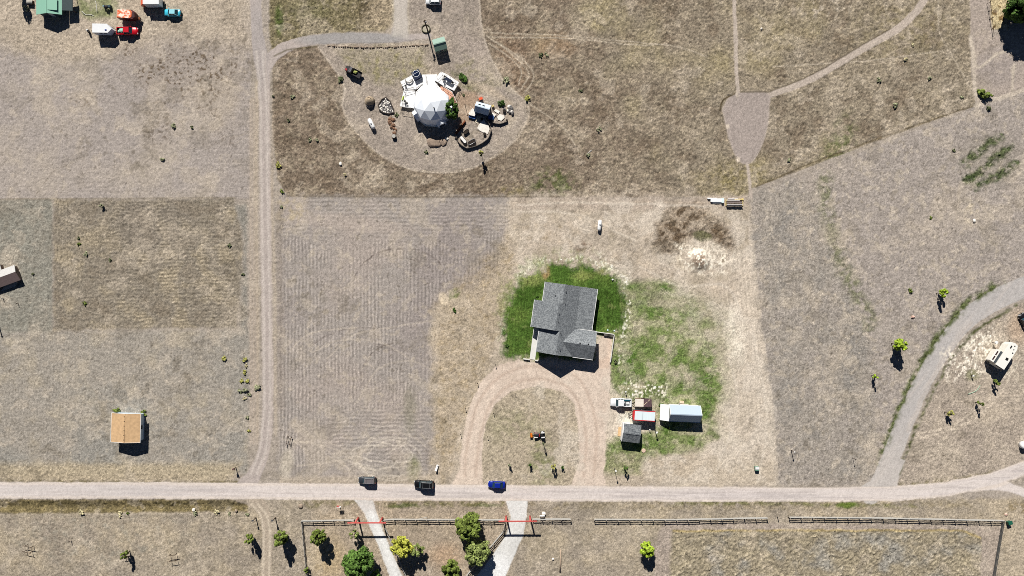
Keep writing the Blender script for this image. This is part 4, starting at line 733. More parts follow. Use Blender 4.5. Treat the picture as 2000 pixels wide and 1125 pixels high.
# brown roofed building, left edge
BRN = mat('brown_roof', (112, 96, 94), .8, var=.12); PALR = mat('pale_roof', (196, 194, 190), .7, var=.08)
g = G(5, 541, 1.4); t = thing('farm_barn', 'brown and pale roofed barn cut by the left edge', 'barn', (g.x, g.y, 0), math.radians(20))
MB().slab([(-8, 0, 2.0), (4.0, 0, 2.0), (4.0, 1.9, 1.45), (-8, 1.9, 1.45)], .14).build('roof', PALR, t); MB().slab([(-8, 0, 2.01), (4.0, 0, 2.01), (4.0, -2.3, 1.2), (-8, -2.3, 1.2)], .14).build('roof', BRN, t)
MB().prism([(-7.8, -2.0), (3.7, -2.0), (3.7, 1.7), (-7.8, 1.7)], -.1, 1.2).build('wall', mat('barn_wood', (120, 104, 92), .9, var=.2), t); MB().slab([(-2.2, 1.85, 1.5), (.4, 1.85, 1.5), (.4, 3.6, 1.3), (-2.2, 3.6, 1.3)], .12).build('porch_roof', PALR, t)
MB().box((-.9, 2.6, .55), (2.2, 1.6, 1.2)).build('porch', mat('barn_wood', (120, 104, 92)), t)
m = MB()
for i in range(5): m.beam((-2.2 + .3 * i, -.4 + .22 * i, .12 + .03 * i), (1.6 + .25 * i, -.3 + .2 * i, .12 + .03 * i), .28, .1)
o = m.build('board_stack', WEATH); g = G(18, 560); o.location = (g.x, g.y, 0); o.rotation_euler = (0, 0, math.radians(17)); props(o, 'pale boards lying below the brown roofed barn', 'boards')
# blue-walled garden shed
BLUR = mat('white_roof_panel', (226, 228, 230), .5); t = gable('garden_shed', 'garden shed with white roof and blue shaded side at the dome yard', 'shed', 942, 210.5, 3.9, 2.7, 1.9, 3.0, -16, mat('blue_white_metal', (196, 210, 222), .45, .1, var=.04), mat('blue_siding', (70, 104, 140), .7), .12, None, doorside=1)
for x in (-.9, .2): MB().box((x, .55, 2.62), (.6, .3, .1)).build('roof_vent', BLKM, t)
# ------------------------------------------------------------------ dome house
c0 = G(846, 211, 0); dome = thing('geodesic_dome', 'white geodesic dome house with faceted panels on a pale deck', 'house', (c0.x, c0.y, 0), math.radians(14))
bm = bmesh.new(); bmesh.ops.create_icosphere(bm, subdivisions=2, radius=5.0)
bmesh.ops.bisect_plane(bm, geom=bm.verts[:] + bm.edges[:] + bm.faces[:], plane_co=(0, 0, -.4), plane_no=(0, 0, -1), clear_outer=True)
DOME = mat('white_panel', (241, 246, 252), .3, var=.025, scale=1.5, spec=.5); mb = MB(); bm.verts.index_update(); mb.add([Vector((v.co.x, v.co.y, v.co.z * .72 + 2.0)) for v in bm.verts], [[v.index for v in f.verts] for f in bm.faces]); bm.free()
mb.build('shell', DOME, dome)
rg = random.Random(4)

MB().tube([(5.0 * math.cos(2 * math.pi * i / 10 + .3), 5.0 * math.sin(2 * math.pi * i / 10 + .3), .3) for i in range(11)], .28, 6, cap=False, smooth=False).build('base_ring', CONC, dome)
MB().prism([(4.85 * math.cos(2 * math.pi * i / 20), 4.85 * math.sin(2 * math.pi * i / 20)) for i in range(20)], 0, 1.9).build('base_wall', DOME, dome)
a = math.radians(-82)
for ang, rr in ((-76, 4.5), (-22, 4.4), (196, 4.4), (100, 4.3)):
    a = math.radians(ang); c, s = math.cos(a), math.sin(a); P = lambda r, q, z: (r * c - q * s, r * s + q * c, z)
    MB().add([P(3.4, -1.4, 0), P(rr + .95, -1.15, 0), P(rr + .95, 1.15, 0), P(3.4, 1.4, 0), P(3.2, -1.5, 2.5), P(rr + 1.0, -1.2, 2.2), P(rr + 1.0, 1.2, 2.2), P(3.2, 1.5, 2.5), P(3.0, 0, 3.7), P(rr + 1.1, 0, 3.1)], [(0, 1, 5, 4), (1, 2, 6, 9, 5), (2, 3, 7, 6), (4, 5, 9, 8), (6, 7, 8, 9), (3, 0, 4, 8, 7)]).build('dormer', DOME, dome)
    MB().box(P(rr + .99, 0, 1.2), (.08, 1.5, 1.6), a).build('window', GLS, dome)


MB().tube([(.5, -1.6, 5.0), (.5, -1.6, 6.0)], .14, 8).build('vent_pipe', BLKM, dome)
DECK = mat('pale_decking', (243, 241, 238), .7, var=.07, stretch=(5, 5, 5)); SALM = mat('salmon_paving', (206, 158, 134), .85, var=.12)
def zp(x, y, h=0): return G(640 + x / 5, 100 + y / 5, h)
def plat(parts, name, pts, h, m):
    q = [zp(x, y, h) for x, y in pts]; return MB().prism([(p.x, p.y) for p in q], h - .16, h).build(name, m, parts, True)
c1 = zp(930, 300, 0); deck = thing('wooden_deck', 'pale wooden deck wrapped round the upper side of the dome', 'deck', (c1.x, c1.y, 0))
plat(deck, 'hot_tub_platform', [(710, 297), (885, 200), (905, 225), (925, 262), (928, 325), (870, 370), (752, 378)], .95, DECK)
plat(deck, 'centre_platform', [(922, 228), (1068, 226), (1050, 300), (1090, 350), (1160, 440), (1160, 520), (850, 520), (860, 400), (925, 330)], .85, DECK)
plat(deck, 'table_platform', [(1110, 200), (1165, 225), (1282, 303), (1232, 385), (1120, 330), (1052, 288), (1066, 245), (1090, 215)], 1.0, DECK)
plat(deck, 'lower_platform', [(745, 378), (855, 385), (850, 560), (800, 548), (705, 535)], .8, DECK)
plat(deck, 'salmon_terrace', [(1095, 350), (1120, 335), (1215, 395), (1262, 500), (1200, 520), (1150, 478)], .6, SALM)
def railing(pts, h0, hh=.95, m=BLKM):
    q = [zp(x, y, h0 + hh) for x, y in pts]; b = MB()
    for a_, b_ in zip(q[:-1], q[1:]):
        b.beam(a_, b_, .07, .06); b.beam(a_ - Vector((0, 0, hh * .5)), b_ - Vector((0, 0, hh * .5)), .04, .04)
        n = max(1, int((b_ - a_).length / 1.3))
        for i in range(n + 1): p = a_.lerp(b_, i / n); b.beam(p - Vector((0, 0, hh)), p, .06, .06)
    b.build('railing', m, deck, True)
railing([(752, 378), (710, 297), (885, 200)], .95, m=WHT); railing([(1066, 248), (1112, 200), (1282, 303), (1232, 385)], 1.0, m=WHT); railing([(745, 380), (705, 535), (800, 550)], .8, m=WHT)
railing([(1048, 290), (1120, 335)], .9); railing([(1122, 336), (1215, 396), (1262, 502)], .6, m=WHT); railing([(862, 360), (925, 322)], .9); railing([(760, 372), (835, 352)], .9); railing([(958, 235), (962, 300)], .85)
st = MB()
for i in range(4): p = zp(1262 + i * 9, 345 + i * 7); st.box((p.x, p.y, .85 - .22 * i), (.9, .3, .06), math.radians(-40))
st.build('stairs', DKW, deck, True)
g = zp(876, 243); t = thing('hot_tub', 'square hot tub with dark water on the left wing of the deck', 'hot tub', (g.x, g.y, .95), math.radians(28))
MB().box((0, 0, .3), (2.2, 2.2, .6)).build('shell', mat('tub_shell', (40, 48, 66), .5), t, bevel=.1); MB().tube([(0, .2, .605), (0, .2, .62)], .8, 20).build('water', mat('tub_water', (30, 42, 70), .1, var=.1), t); MB().ring((0, .2, .62), .86, .07).build('rim', WHT, t)
MB().box((-.1, -1.0, .45), (2.0, .5, .9)).build('folded_cover', mat('cover_navy', (24, 34, 60), .7), t)
g = zp(800, 285); t = thing('round_bench', 'curved pale bench on the left wing of the deck', 'bench', (g.x, g.y, .95)); b = MB()
b.tube([(.95 * math.cos(a), .95 * math.sin(a), .42) for a in np.linspace(math.pi * 1.0, math.pi * 2, 14)], .16, 6); b.build('seat', WEATH, t)
for a in (3.3, 4.7, 6.1): MB().box((.95 * math.cos(a), .95 * math.sin(a), .15), (.1, .1, .4)).build('leg', DKW, t)
g = zp(1186, 300); t = thing('outdoor_table', 'dark blue topped table on the right wing of the deck', 'table', (g.x, g.y, 1.0), math.radians(-31))
MB().box((0, 0, .74), (1.9, .85, .06)).build('tabletop', mat('navy_top', (30, 40, 62), .4), t)
for x in (-.8, .8):
    for y_ in (-.3, .3): MB().box((x, y_, .36), (.07, .07, .72)).build('leg', BLKM, t)
chair = None
for i, (x, y_, a, lab) in enumerate(((1148, 262, 40, 'dark chair nearest the upper corner of the right deck wing'), (1135, 293, 120, 'dark chair left of the navy topped table'), (1225, 322, -30, 'dark chair right of the navy topped table'), (762, 500, 60, 'dark chair at the lower left corner of the deck'), (780, 520, 10, 'second dark chair by the lower edge of the deck'), (768, 352, 200, 'dark chair beside the rail of the left deck wing'))):
    g = zp(x, y_); zz = 1.0 if x > 1000 else (.8 if y_ > 400 else .95)
    if chair is None:
        chair = thing('deck_chair', lab, 'chair', (g.x, g.y, zz), math.radians(a), 'chairs on the deck')
        MB().box((0, 0, .42), (.5, .5, .06)).build('seat', BLKM, chair); MB().box((-.24, 0, .72), (.06, .5, .56)).build('backrest', BLKM, chair)
        for sx in (-.2, .2):
            for sy in (-.2, .2): MB().box((sx, sy, .2), (.05, .05, .4)).build('leg', BLKM, chair)
    else: dup(chair, (g.x, g.y, zz), math.radians(a), lab)
g = zp(738, 468); o = MB().box((0, 0, .12), (.35, 1.1, .24)).build('sun_pad', mat('lime_fabric', (190, 214, 30), .8)); o.location = (g.x, g.y, .8); o.rotation_euler = (0, 0, -.3); props(o, 'lime green pad on the lower left deck', 'cushion')
# --- garden corner right of the dome
def z3(x, y, h=0): return G(880 + x / 9.375, 180 + y / 9.375, h)
FENM = mat('grey_board_fence', (104, 100, 94), .9, var=.2)
def wallrun(name, label, pts, hh, th, m, cat, rail=False):
    g = z3(*pts[0]); t = thing(name, label, cat, (g.x, g.y, 0)); q = [z3(x, y, hh / 2) for x, y in pts]; b = MB()
    for a_, b_ in zip(q[:-1], q[1:]): b.beam((a_.x, a_.y, hh / 2), (b_.x, b_.y, hh / 2), th, hh)
    b.build('boards', m, t, True)
    for p in q: MB().box((p.x, p.y, hh / 2 + .05), (.16, .16, hh + .15)).build('post', DKW, t, True)
    return t
wallrun('garden_fence', 'grey board fence curving round the lower stone patio', [(102, 775), (120, 860), (150, 925), (215, 985), (300, 1030), (390, 1012), (480, 985), (545, 955), (610, 915), (690, 850), (725, 770), (742, 690), (725, 610), (690, 555), (650, 500)], .75, .12, FENM, 'fence')
wallrun('garden_fence', 'low grey fence curving below the pale slabs', [(660, 480), (720, 520), (800, 570), (900, 585), (985, 560), (1040, 530)], .6, .12, FENM, 'fence')
RUSTW = mat('rusty_steel', (132, 78, 52), .85, var=.3); g = z3(180, 640); o = MB().beam((0, 0, .35), (0, 4.2, .35), .3, .55).beam((.3, .1, .12), (.3, 3.6, .12), .2, .2).build('timber_edging', RUSTW); b0 = z3(90, 760); o.location = (b0.x, b0.y, 0); o.rotation_euler = (0, 0, -math.radians(38)); props(o, 'rusty brown timber edging left of the stone patio', 'edging')
rgs = random.Random(9)
def slabs(label, pts, h, m, name='stone_slab'):
    q = [z3(x, y, h) for x, y in pts]; g = q[0]; o = MB().prism([(p.x - g.x, p.y - g.y) for p in q], -.05, h).build(name, m, bevel=.03); o.location = (g.x, g.y, 0); return props(o, label, 'stone slab')
slabs('large white flagstone patio inside the curved fence', [(545, 560), (610, 490), (640, 560), (700, 610), (712, 690), (680, 770), (600, 735), (540, 710), (485, 660), (515, 600)], .14, PALE, 'flagstone_patio')
slabs('cream stone paving left of the flagstone patio', [(440, 520), (480, 440), (560, 430), (560, 490), (520, 545), (470, 570)], .12, mat('cream_stone', (206, 194, 172), .9, var=.2)); slabs('pale slab touching the right corner of the blue shed', [(790, 340), (830, 310), (905, 350), (880, 395)], .2, PALE)
slabs('tall white slab right of the blue shed', [(760, 370), (835, 410), (790, 470), (745, 430)], .3, PALE); slabs('broad white slab lowest on the right garden', [(850, 450), (900, 400), (985, 425), (990, 470), (930, 525), (870, 505)], .2, PALE)
slabs('white topped table slab left of the blue shed', [(325, 390), (400, 290), (440, 330), (470, 380), (440, 440), (350, 420)], .9, PALE)
props(MB().prism([(-.9, -.5), (.9, -.5), (.9, .5), (-.9, .5)], 0, .5).build('blue_tarp', mat('blue_tarp', (44, 84, 140), .6)), 'blue tarpaulin bundle under the white slab', 'tarp').location = z3(400, 450)
bpy.data.objects['blue_tarp'].rotation_euler = (0, 0, -.3)
props(MB().prism([(-.7, -.5), (.6, -.6), (.8, .5), (-.6, .6)], 0, .4).build('blue_tarp', MATS['blue_tarp']), 'blue tarpaulin bundle below the right wall of the shed', 'tarp').location = z3(740, 470)
for i in range(16):
    x = 1090 + rgs.gauss(0, 45); y_ = 330 + rgs.gauss(0, 60); g = z3(x, y_)
    o = MB().rock((0, 0, .2), rgs.uniform(.3, .62), 500 + i, .6).build('boulder', GREYR if i % 4 else PALE); o.location = (g.x, g.y, 0); props(o, 'grey boulder in the heap at the right end of the garden', 'rock', 'boulder heap in the garden')
def trough(label, x, y_, L, W, H, ang, rim, fill, name='planter', cat='planter'):
    g = z3(x, y_, H); t = thing(name, label, cat, (g.x, g.y, 0), math.radians(ang)); n = 18
    out = [((L / 2 - W / 2) * (1 if math.cos(a) > 0 else -1) + W / 2 * math.cos(a), W / 2 * math.sin(a)) for a in np.linspace(0, 2 * math.pi, n, endpoint=False) + .01]
    MB().prism(out, 0, H * .9).build('tub', rim, t); ri = MB(); ri.tube([(x_, y2, H * .93) for x_, y2 in out + out[:1]], .06, 6, cap=False); ri.build('rim', rim, t)
    MB().prism([(x_ * .92, y2 * .88) for x_, y2 in out], H * .9, H * .93).build('filling', fill, t)
SOILM = mat('dark_soil', (52, 44, 38), .95, var=.3)
trough('white filled oval trough at the lower left of the curved fence', 232, 868, 2.3, .85, .6, -50, BLKM, mat('white_fill', (232, 230, 226), .7)); trough('dark oval trough beside the white one', 385, 910, 2.2, 1.0, .6, 30, STEEL, SOILM); trough('short dark trough in the middle of the fenced garden', 286, 722, 1.6, .8, .6, 38, BLKM, SOILM)
for x, y_, r, lab in ((625, 770, .4, 'round dark pot on the flagstone patio edge'), (575, 500, .38, 'round dark pot at the top of the flagstone patio'), (985, 350, .45, 'black round pot beside the boulder heap'), (1030, 525, .32, 'dark pot at the end of the low fence')):
    g = z3(x, y_); t = thing('plant_pot', lab, 'pot', (g.x, g.y, 0), 0, 'round pots in the garden'); MB().tube([(0, 0, 0), (0, 0, .5)], [r * .8, r], 12).build('pot', BLKM, t); MB().tube([(0, 0, .5), (0, 0, .52)], r * .85, 12).build('soil', SOILM, t)
g = z3(555, 128); t = thing('garden_cart', 'orange cart behind the blue shed', 'cart', (g.x, g.y, 0), .4); MB().box((0, 0, .5), (.9, .6, .35), top=1.15).build('tray', mat('orange_paint', (226, 96, 60), .5), t)
for y_ in (-.33, .33): MB().tube([(0, y_ - .04, .2), (0, y_ + .04, .2)], .2, 12).build('wheel', RUBB, t)
MB().beam((-.4, 0, .45), (-1.0, 0, .7), .05, .05).build('handle', BLKM, t)
g = z3(775, 262); t = thing('straw_bale', 'straw coloured bale at the right wall of the blue shed', 'bale', (g.x, g.y, 0), .5); MB().box((0, 0, .3), (.6, .5, .6)).build('bale', mat('straw', (222, 200, 132), .9, var=.2), t, bevel=.05); MB().box((0, 0, .3), (.03, .52, .62)).build('twine', DKW, t)
g = zp(1345, 540); t = thing('garden_post', 'thin dark post with a long shadow left of the blue shed', 'post', (g.x, g.y, 0)); MB().tube([(0, 0, 0), (0, 0, 1.9)], .06, 8).build('pole', DKW, t); MB().box((0, 0, 1.9), (.5, .06, .06)).build('crossbar', DKW, t)
# things left of the dome
g = zp(412, 490); t = thing('earth_oven', 'round earthen oven mound left of the stone bed', 'oven', (g.x, g.y, 0)); EAR = mat('clay', (160, 144, 122), .95, var=.2)
MB().tube([(0, 0, 0), (0, 0, .5), (0, .15, 1.0), (0, .3, 1.35), (0, .4, 1.5)], [1.4, 1.3, 1.0, .6, .3], 18).build('mound', EAR, t); MB().ring((0, .45, 1.5), .36, .12, 14).build('chimney', mat('fired_clay', (190, 170, 146), .9), t); MB().rock((.1, -1.0, .2), .95, 77, .6).build('base', GREYR, t)
q = [zp(x, y_, .25) for x, y_ in ((495, 525), (530, 470), (570, 452), (610, 490), (640, 560), (648, 600), (600, 612), (540, 600), (505, 575))]; t = thing('stone_bed', 'rounded bed of dark and pale stones left of the deck', 'garden bed', zp(575, 540))
MB().prism([(p.x, p.y) for p in q], -.05, .2).build('bed', mat('charred_ground', (84, 82, 84), .95, var=.5, scale=2.2), t, True); b = MB(); q2 = [Vector((p.x, p.y, .25)) for p in q]; b.tube(q2 + q2[:1], .16, 6, cap=False, smooth=False); b.build('border', mat('dark_border', (70, 62, 56), .9, var=.3), t, True)
b = MB(); c = MB()
for i in range(120):
    r1, r2 = rgs.random(), rgs.randrange(9); p = q[r2].lerp(q[(r2 + 1) % 9], rgs.random()); ctr = sum(q, Vector()) / 9; p = ctr.lerp(p, .9 * math.sqrt(r1)); (b if rgs.random() < .6 else c).rock((p.x, p.y, .22), rgs.uniform(.1, .26), i, .7, sub=1)
b.build('pale_stones', PALE, t, True)['kind'] = 'stuff'; c.build('dark_stones', GREYR, t, True)['kind'] = 'stuff'
def tank(label, px, py, L, r, ang, group=None):
    g = G(px, py, r); t = thing('propane_tank', label, 'propane tank', (g.x, g.y, 0), math.radians(ang)); z = r + .18; n = 12
    xs = [-L / 2, -L / 2 + r * .12, -L / 2 + r * .4, -L / 2 + r * .8, L / 2 - r * .8, L / 2 - r * .4, L / 2 - r * .12, L / 2]; rs = [r * .1, r * .5, r * .82, r, r, r * .82, r * .5, r * .1]
    MB().tube([(x, 0, z) for x in xs], rs, 18).build('tank', mat('tank_white', (238, 238, 236), .35, var=.02), t)
    MB().tube([(.1, 0, z + r - .04), (.1, 0, z + r + .16)], .16, 12).build('valve_cover', mat('tank_lid', (120, 124, 128), .5), t)
    for x in (-L * .28, L * .28): MB().box((x, 0, .12), (.16, r * 1.5, .34)).build('leg', CONC, t)
tank('white propane tank lying aslant in the dome yard', 725.5, 242, 3.0, .56, -63); tank('white propane tank on the tan ground above the grey house', 1171, 440, 2.9, .5, 84)
g = G(770, 267); t = thing('chopping_block', 'dark stump with a pale top at the foot of the rubble line', 'stump', (g.x, g.y, 0)); MB().tube([(0, 0, 0), (0, 0, .75)], [.62, .55], 12).build('stump', DKW, t); MB().tube([(0, 0, .75), (0, 0, .8)], .5, 12).build('cut_face', WEATH, t)
m = MB().rock((0, 0, .05), 1.9, 31, .24, 3).rock((2.4, .2, .05), 1.2, 33, .3, 3).build('earth_mound', mat('brown_earth', (152, 134, 118), .95, var=.3, scale=3)); g = G(848, 277.5); m.location = (g.x, g.y, 0); props(m, 'low brown earth mound below the dome shadow', 'mound')
# utility pole, stock tank
g = G(835, 58.5); t = thing('utility_pole', 'tall wooden utility pole beside the green cabin', 'utility pole', (g.x, g.y, 0)); MB().tube([(0, 0, -.2), (0, 0, 6.6)], [.2, .14], 10).build('pole', DKW, t); MB().box((0, 0, 6.1), (.9, .1, .1), .4).build('crossarm', DKW, t); MB().tube([(.28, 0, 5.1), (.28, 0, 5.7)], .17, 10).build('transformer', STEEL, t)
g = G(832, 55); t = thing('stock_tank', 'round ring shaped planter under the utility pole', 'stock tank', (g.x, g.y - .2, 0)); MB().ring((0, 0, .2), 1.05, .16, 22).build('rim', mat('olive_ring', (96, 92, 74), .9, var=.3), t); MB().tube([(0, 0, 0), (0, 0, .12)], .98, 20).build('soil', mat('dry_soil', (176, 168, 150), .95, var=.2), t)
g = G(4, 610, 0); g = G(1.5, 617); t = thing('utility_pole', 'wooden pole at the left edge with a thin slanting shadow', 'utility pole', (g.x - 1.0, g.y, 0)); MB().tube([(0, 0, -.2), (0, 0, 4.4)], [.16, .11], 10).build('pole', DKW, t); MB().box((0, 0, 4.2), (.7, .09, .09), .4).build('crossarm', DKW, t)
# ------------------------------------------------------------------ vehicles (nose towards +x)
LAMP = mat('lamp_glass', (225, 228, 230), .2, spec=.6); TAIL = mat('tail_red', (150, 18, 16), .3); CHROME = mat('chrome', (200, 202, 205), .25, .7)
def paint(name, rgb): return mat(name, rgb, .32, 0, var=.04, scale=.8, spec=.5)
def wheels(t, xs, hw, r=.36, w_=.24):
    for x in xs:
        for s in (-1, 1):
            y = s * (hw - w_ / 2)
            o = MB().tube([(x, y - w_ / 2, r), (x, y - w_ / 2 + .04, r), (x, y + w_ / 2 - .04, r), (x, y + w_ / 2, r)], [r * .9, r, r, r * .9], 18).build('wheel', RUBB, t)
            MB().tube([(x, y + s * w_ * .3, r), (x, y + s * (w_ / 2 + .012), r)], [r * .58, r * .55], 12).build('rim', CHROME, o)
def ringsec(x, w_, zb, zt, sh=.14):
    return [(x, -w_ * .92, zb), (x, -w_, zb + .12), (x, -w_, zt - sh), (x, -w_ + sh * 1.2, zt), (x, w_ - sh * 1.2, zt), (x, w_, zt - sh), (x, w_, zb + .12), (x, w_ * .92, zb)]
def car(name, label, px, py, ang, L, W, H, col, kind='suv', roofcol=None, rails=None, bed=None, hoodcol=None):
    g = G(px, py, H * .55); t = thing(name, label, 'pickup truck' if kind == 'pickup' else 'car', (g.x, g.y, 0), math.radians(ang), 'vehicles')
    hl, hw = L / 2, W / 2; belt = H * (.58 if kind != 'sedan' else .62); hood = belt * .97
    if kind == 'suv': xr0, xr1, xf1, xf0 = -hl + .10, -hl + .42, hl - L * .37, hl - L * .25
    elif kind == 'sedan': xr0, xr1, xf1, xf0 = -hl + L * .13, -hl + L * .30, hl - L * .40, hl - L * .25
    else: xr0, xr1, xf1, xf0 = -hl + L * .37, -hl + L * .40, hl - L * .36, hl - L * .25
    st = [(-hl, .82, .42, belt - .22), (-hl + .06, .93, .3, belt - .05), (-hl + .3, 1, .26, belt), (xf0 - .3, 1, .24, belt), (xf0, 1, .24, belt), (hl - .55, .97, .24, hood - .05), (hl - .16, .88, .27, hood - .14), (hl, .72, .38, hood - .3)]
    if kind == 'pickup':
        st2 = [(xr0 - .12, 1, .28, belt), (xr0, 1, .26, belt)] + st[3:]
        MB().loft([ringsec(x, hw * w_, a, b_) for x, w_, a, b_ in st2], True).build('body', col, t)
        xb = -hl + .06; xe = xr0 - .16; b = MB(); b.box(((xb + xe) / 2, 0, .62), (xe - xb, W * .96, .2))
        for s in (-1, 1): b.box(((xb + xe) / 2, s * (hw - .1), belt - .22), (xe - xb, .18, .56))
        b.box((xe - .04, 0, belt - .2), (.08, W * .9, .5)); b.build('bed', col, t); MB().box(((xb + xe) / 2, 0, .735), (xe - xb - .1, W - .42, .03)).build('bed_liner', bed or RUBB, t)
        MB().box((-hl + .04, 0, belt - .24), (.09, W * .88, .5)).build('tailgate', col, t)
    else: MB().loft([ringsec(x, hw * w_, a, b_) for x, w_, a, b_ in st], True).build('body', col, t)
    if hoodcol: MB().prism([(xf0 + .12, -hw * .8), (hl - .6, -hw * .72), (hl - .6, hw * .72), (xf0 + .12, hw * .8)], hood - .04, hood + .02).build('bonnet', hoodcol, t)
    w0, w1, zr = hw - .07, hw - (.2 if kind != 'sedan' else .27), H - .05; z0 = belt - .03
    A = lambda x, w_, z: [(x, -w_, z), (x, w_, z)]
    r0, r1, f1, f0 = A(xr0, w0, z0), A(xr1, w1, zr), A(xf1, w1, zr), A(xf0, w0 * .96, z0)
    def quad(nm, a, b_, c, d, m):
        ctr = (Vector(a) + Vector(b_) + Vector(c) + Vector(d)) / 4; n = (Vector(b_) - Vector(a)).cross(Vector(d) - Vector(a)).normalized()
        if n.dot(ctr - Vector(((xr0 + xf0) / 2, 0, belt))) < 0: n = -n
        P = [Vector(v) for v in (a, b_, c, d)]; return MB().add([v for v in P] + [v - n * .04 for v in P], [(0, 1, 2, 3), (7, 6, 5, 4), (0, 4, 5, 1), (1, 5, 6, 2), (2, 6, 7, 3), (3, 7, 4, 0)]).build(nm, m, t)
    G1 = glass('car_glass', (38, 62, 70)); quad('windshield', f0[0], f0[1], f1[1], f1[0], G1); quad('rear_window', r0[0], r0[1], r1[1], r1[0], G1)
    for k in (0, 1): quad('side_window', r0[k], f0[k], f1[k], r1[k], G1)
    rc = roofcol or col; b = MB(); b.loft([[(xr1 - .08, -w1 * .9, zr - .03), (xr1 - .08, w1 * .9, zr - .03), (xr1 - .08, w1 * .88, zr + .03), (xr1 - .08, -w1 * .88, zr + .03)], [(xr1 + .15, -w1 - .02, zr - .04), (xr1 + .15, w1 + .02, zr - .04), (xr1 + .15, w1 * .88, zr + .06), (xr1 + .15, -w1 * .88, zr + .06)], [(xf1 - .15, -w1 - .02, zr - .04), (xf1 - .15, w1 + .02, zr - .04), (xf1 - .15, w1 * .88, zr + .05), (xf1 - .15, -w1 * .88, zr + .05)], [(xf1 + .05, -w1 * .94, zr - .03), (xf1 + .05, w1 * .94, zr - .03), (xf1 + .05, w1 * .88, zr + .02), (xf1 + .05, -w1 * .88, zr + .02)]], False)
    for k in (0, 1):
        s = -1 if k == 0 else 1
        b.beam(r0[k], r1[k], .1, .1); b.beam(f0[k], f1[k], .08, .08); m_ = [((Vector(r0[k]) * .5 + Vector(f0[k]) * .5)), (Vector(r1[k]) * .5 + Vector(f1[k]) * .5)]; b.beam(m_[0], m_[1], .09, .06)
    b.build('roof', rc, t)
    if rails:
        for s in (-1, 1): MB().beam((xr1 + .2, s * (w1 - .1), zr + .12), (xf1 - .25, s * (w1 - .1), zr + .12), .06, .05).beam((xr1 + .25, s * (w1 - .1), zr), (xr1 + .25, s * (w1 - .1), zr + .12), .06, .06).beam((xf1 - .3, s * (w1 - .1), zr), (xf1 - .3, s * (w1 - .1), zr + .12), .06, .06).build('roof_rail', rails, t)
        for x in np.linspace(xr1 + .5, xf1 - .5, 2): MB().beam((x, -w1 + .1, zr + .13), (x, w1 - .1, zr + .13), .05, .04).build('crossbar', rails, t)
    wheels(t, (-hl + L * .19, hl - L * .19), hw + .01)
    for s in (-1, 1):
        MB().box((hl - .09, s * hw * .62, hood - .3), (.2, .38, .16), s * -.3).build('headlight', LAMP, t); MB().box((-hl + .04, s * hw * .76, belt - .22), (.1, .22, .24)).build('tail_light', TAIL, t); MB().box((xf0 - .28, s * (hw + .1), belt + .06), (.14, .2, .14)).build('mirror', col, t)
    for x, m in ((hl - .02, BLKM), (-hl + .01, BLKM)): MB().box((x, 0, .45), (.12, W * .8, .22)).build('bumper', m, t)
    return t
BLK = paint('black_paint', (20, 21, 24)); CHAR = paint('charcoal_paint', (52, 56, 62)); BLUE = paint('blue_paint', (16, 38, 140)); TEAL = paint('teal_paint', (66, 190, 216)); RED = paint('red_paint', (196, 12, 34)); WHP = paint('white_car_paint', (232, 234, 235))
car('parked_car', 'charcoal car with silver roof rails, leftmost of the three by the road', 717, 938.5, 180, 4.55, 1.8, 1.65, CHAR, 'suv', paint('grey_roof_paint', (112, 106, 108)), CHROME)
car('parked_car', 'black car with a silver roof rack in the middle of the roadside three', 828, 946.5, 177, 5.1, 1.95, 1.85, BLK, 'suv', None, CHROME)
car('parked_car', 'bright blue car parked at the foot of the horseshoe drive', 970, 947, 177, 4.5, 1.78, 1.5, BLUE, 'sedan')
car('parked_car', 'teal car standing apart near the top left corner', 336, 24.5, 178, 4.4, 1.75, 1.45, TEAL, 'sedan', paint('pale_teal_paint', (150, 214, 226)))
t = car('pickup_truck', 'red pickup truck hitched to the white horse trailer', 248, 60, 0, 5.5, 1.95, 1.8, RED, 'pickup', bed=BLKM)
m = MB().rock((-1.5, .1, .95), .55, 5, .45).rock((-2.1, -.1, .92), .45, 6, .4); o = m.build('cargo', mat('mint_cargo', (150, 200, 180), .8, var=.2)); o.location = t.location; props(o, 'mint green load in the bed of the red pickup', 'cargo')
car('parked_car', 'white car cut by the top edge above the utility pole', 846, 1, 180, 4.0, 1.85, 1.6, WHP, 'suv')
t = car('pickup_truck', 'white pickup truck facing left in front of the brown trailer', 1213, 786.5, 179, 5.5, 2.1, 1.75, WHP, 'pickup', bed=mat('light_bed', (206, 208, 208), .6))
for x, y, sx, sy, m, nm, lb in ((-1.0, .45, .5, .7, STEEL, 'cargo_box', 'grey box in the bed of the white pickup'), (-1.75, .1, .8, .6, WHT, 'cargo_box', 'white box at the rear of the white pickup bed'), (-1.55, -.62, 1.5, .4, mat('tool_teal', (24, 74, 90), .4), 'tool_chest', 'dark teal tool chest along the bed of the white pickup')):
    o = MB().box((0, 0, .95), (sx, sy, .4)).build(nm, m, bevel=.03); o.location = t.location + Vector((-x, -y, 0)); props(o, lb, 'box')
car('parked_car', 'dark car cut by the right edge above the travel trailer', 2003, 628, 118, 4.5, 1.8, 1.5, BLK, 'suv')
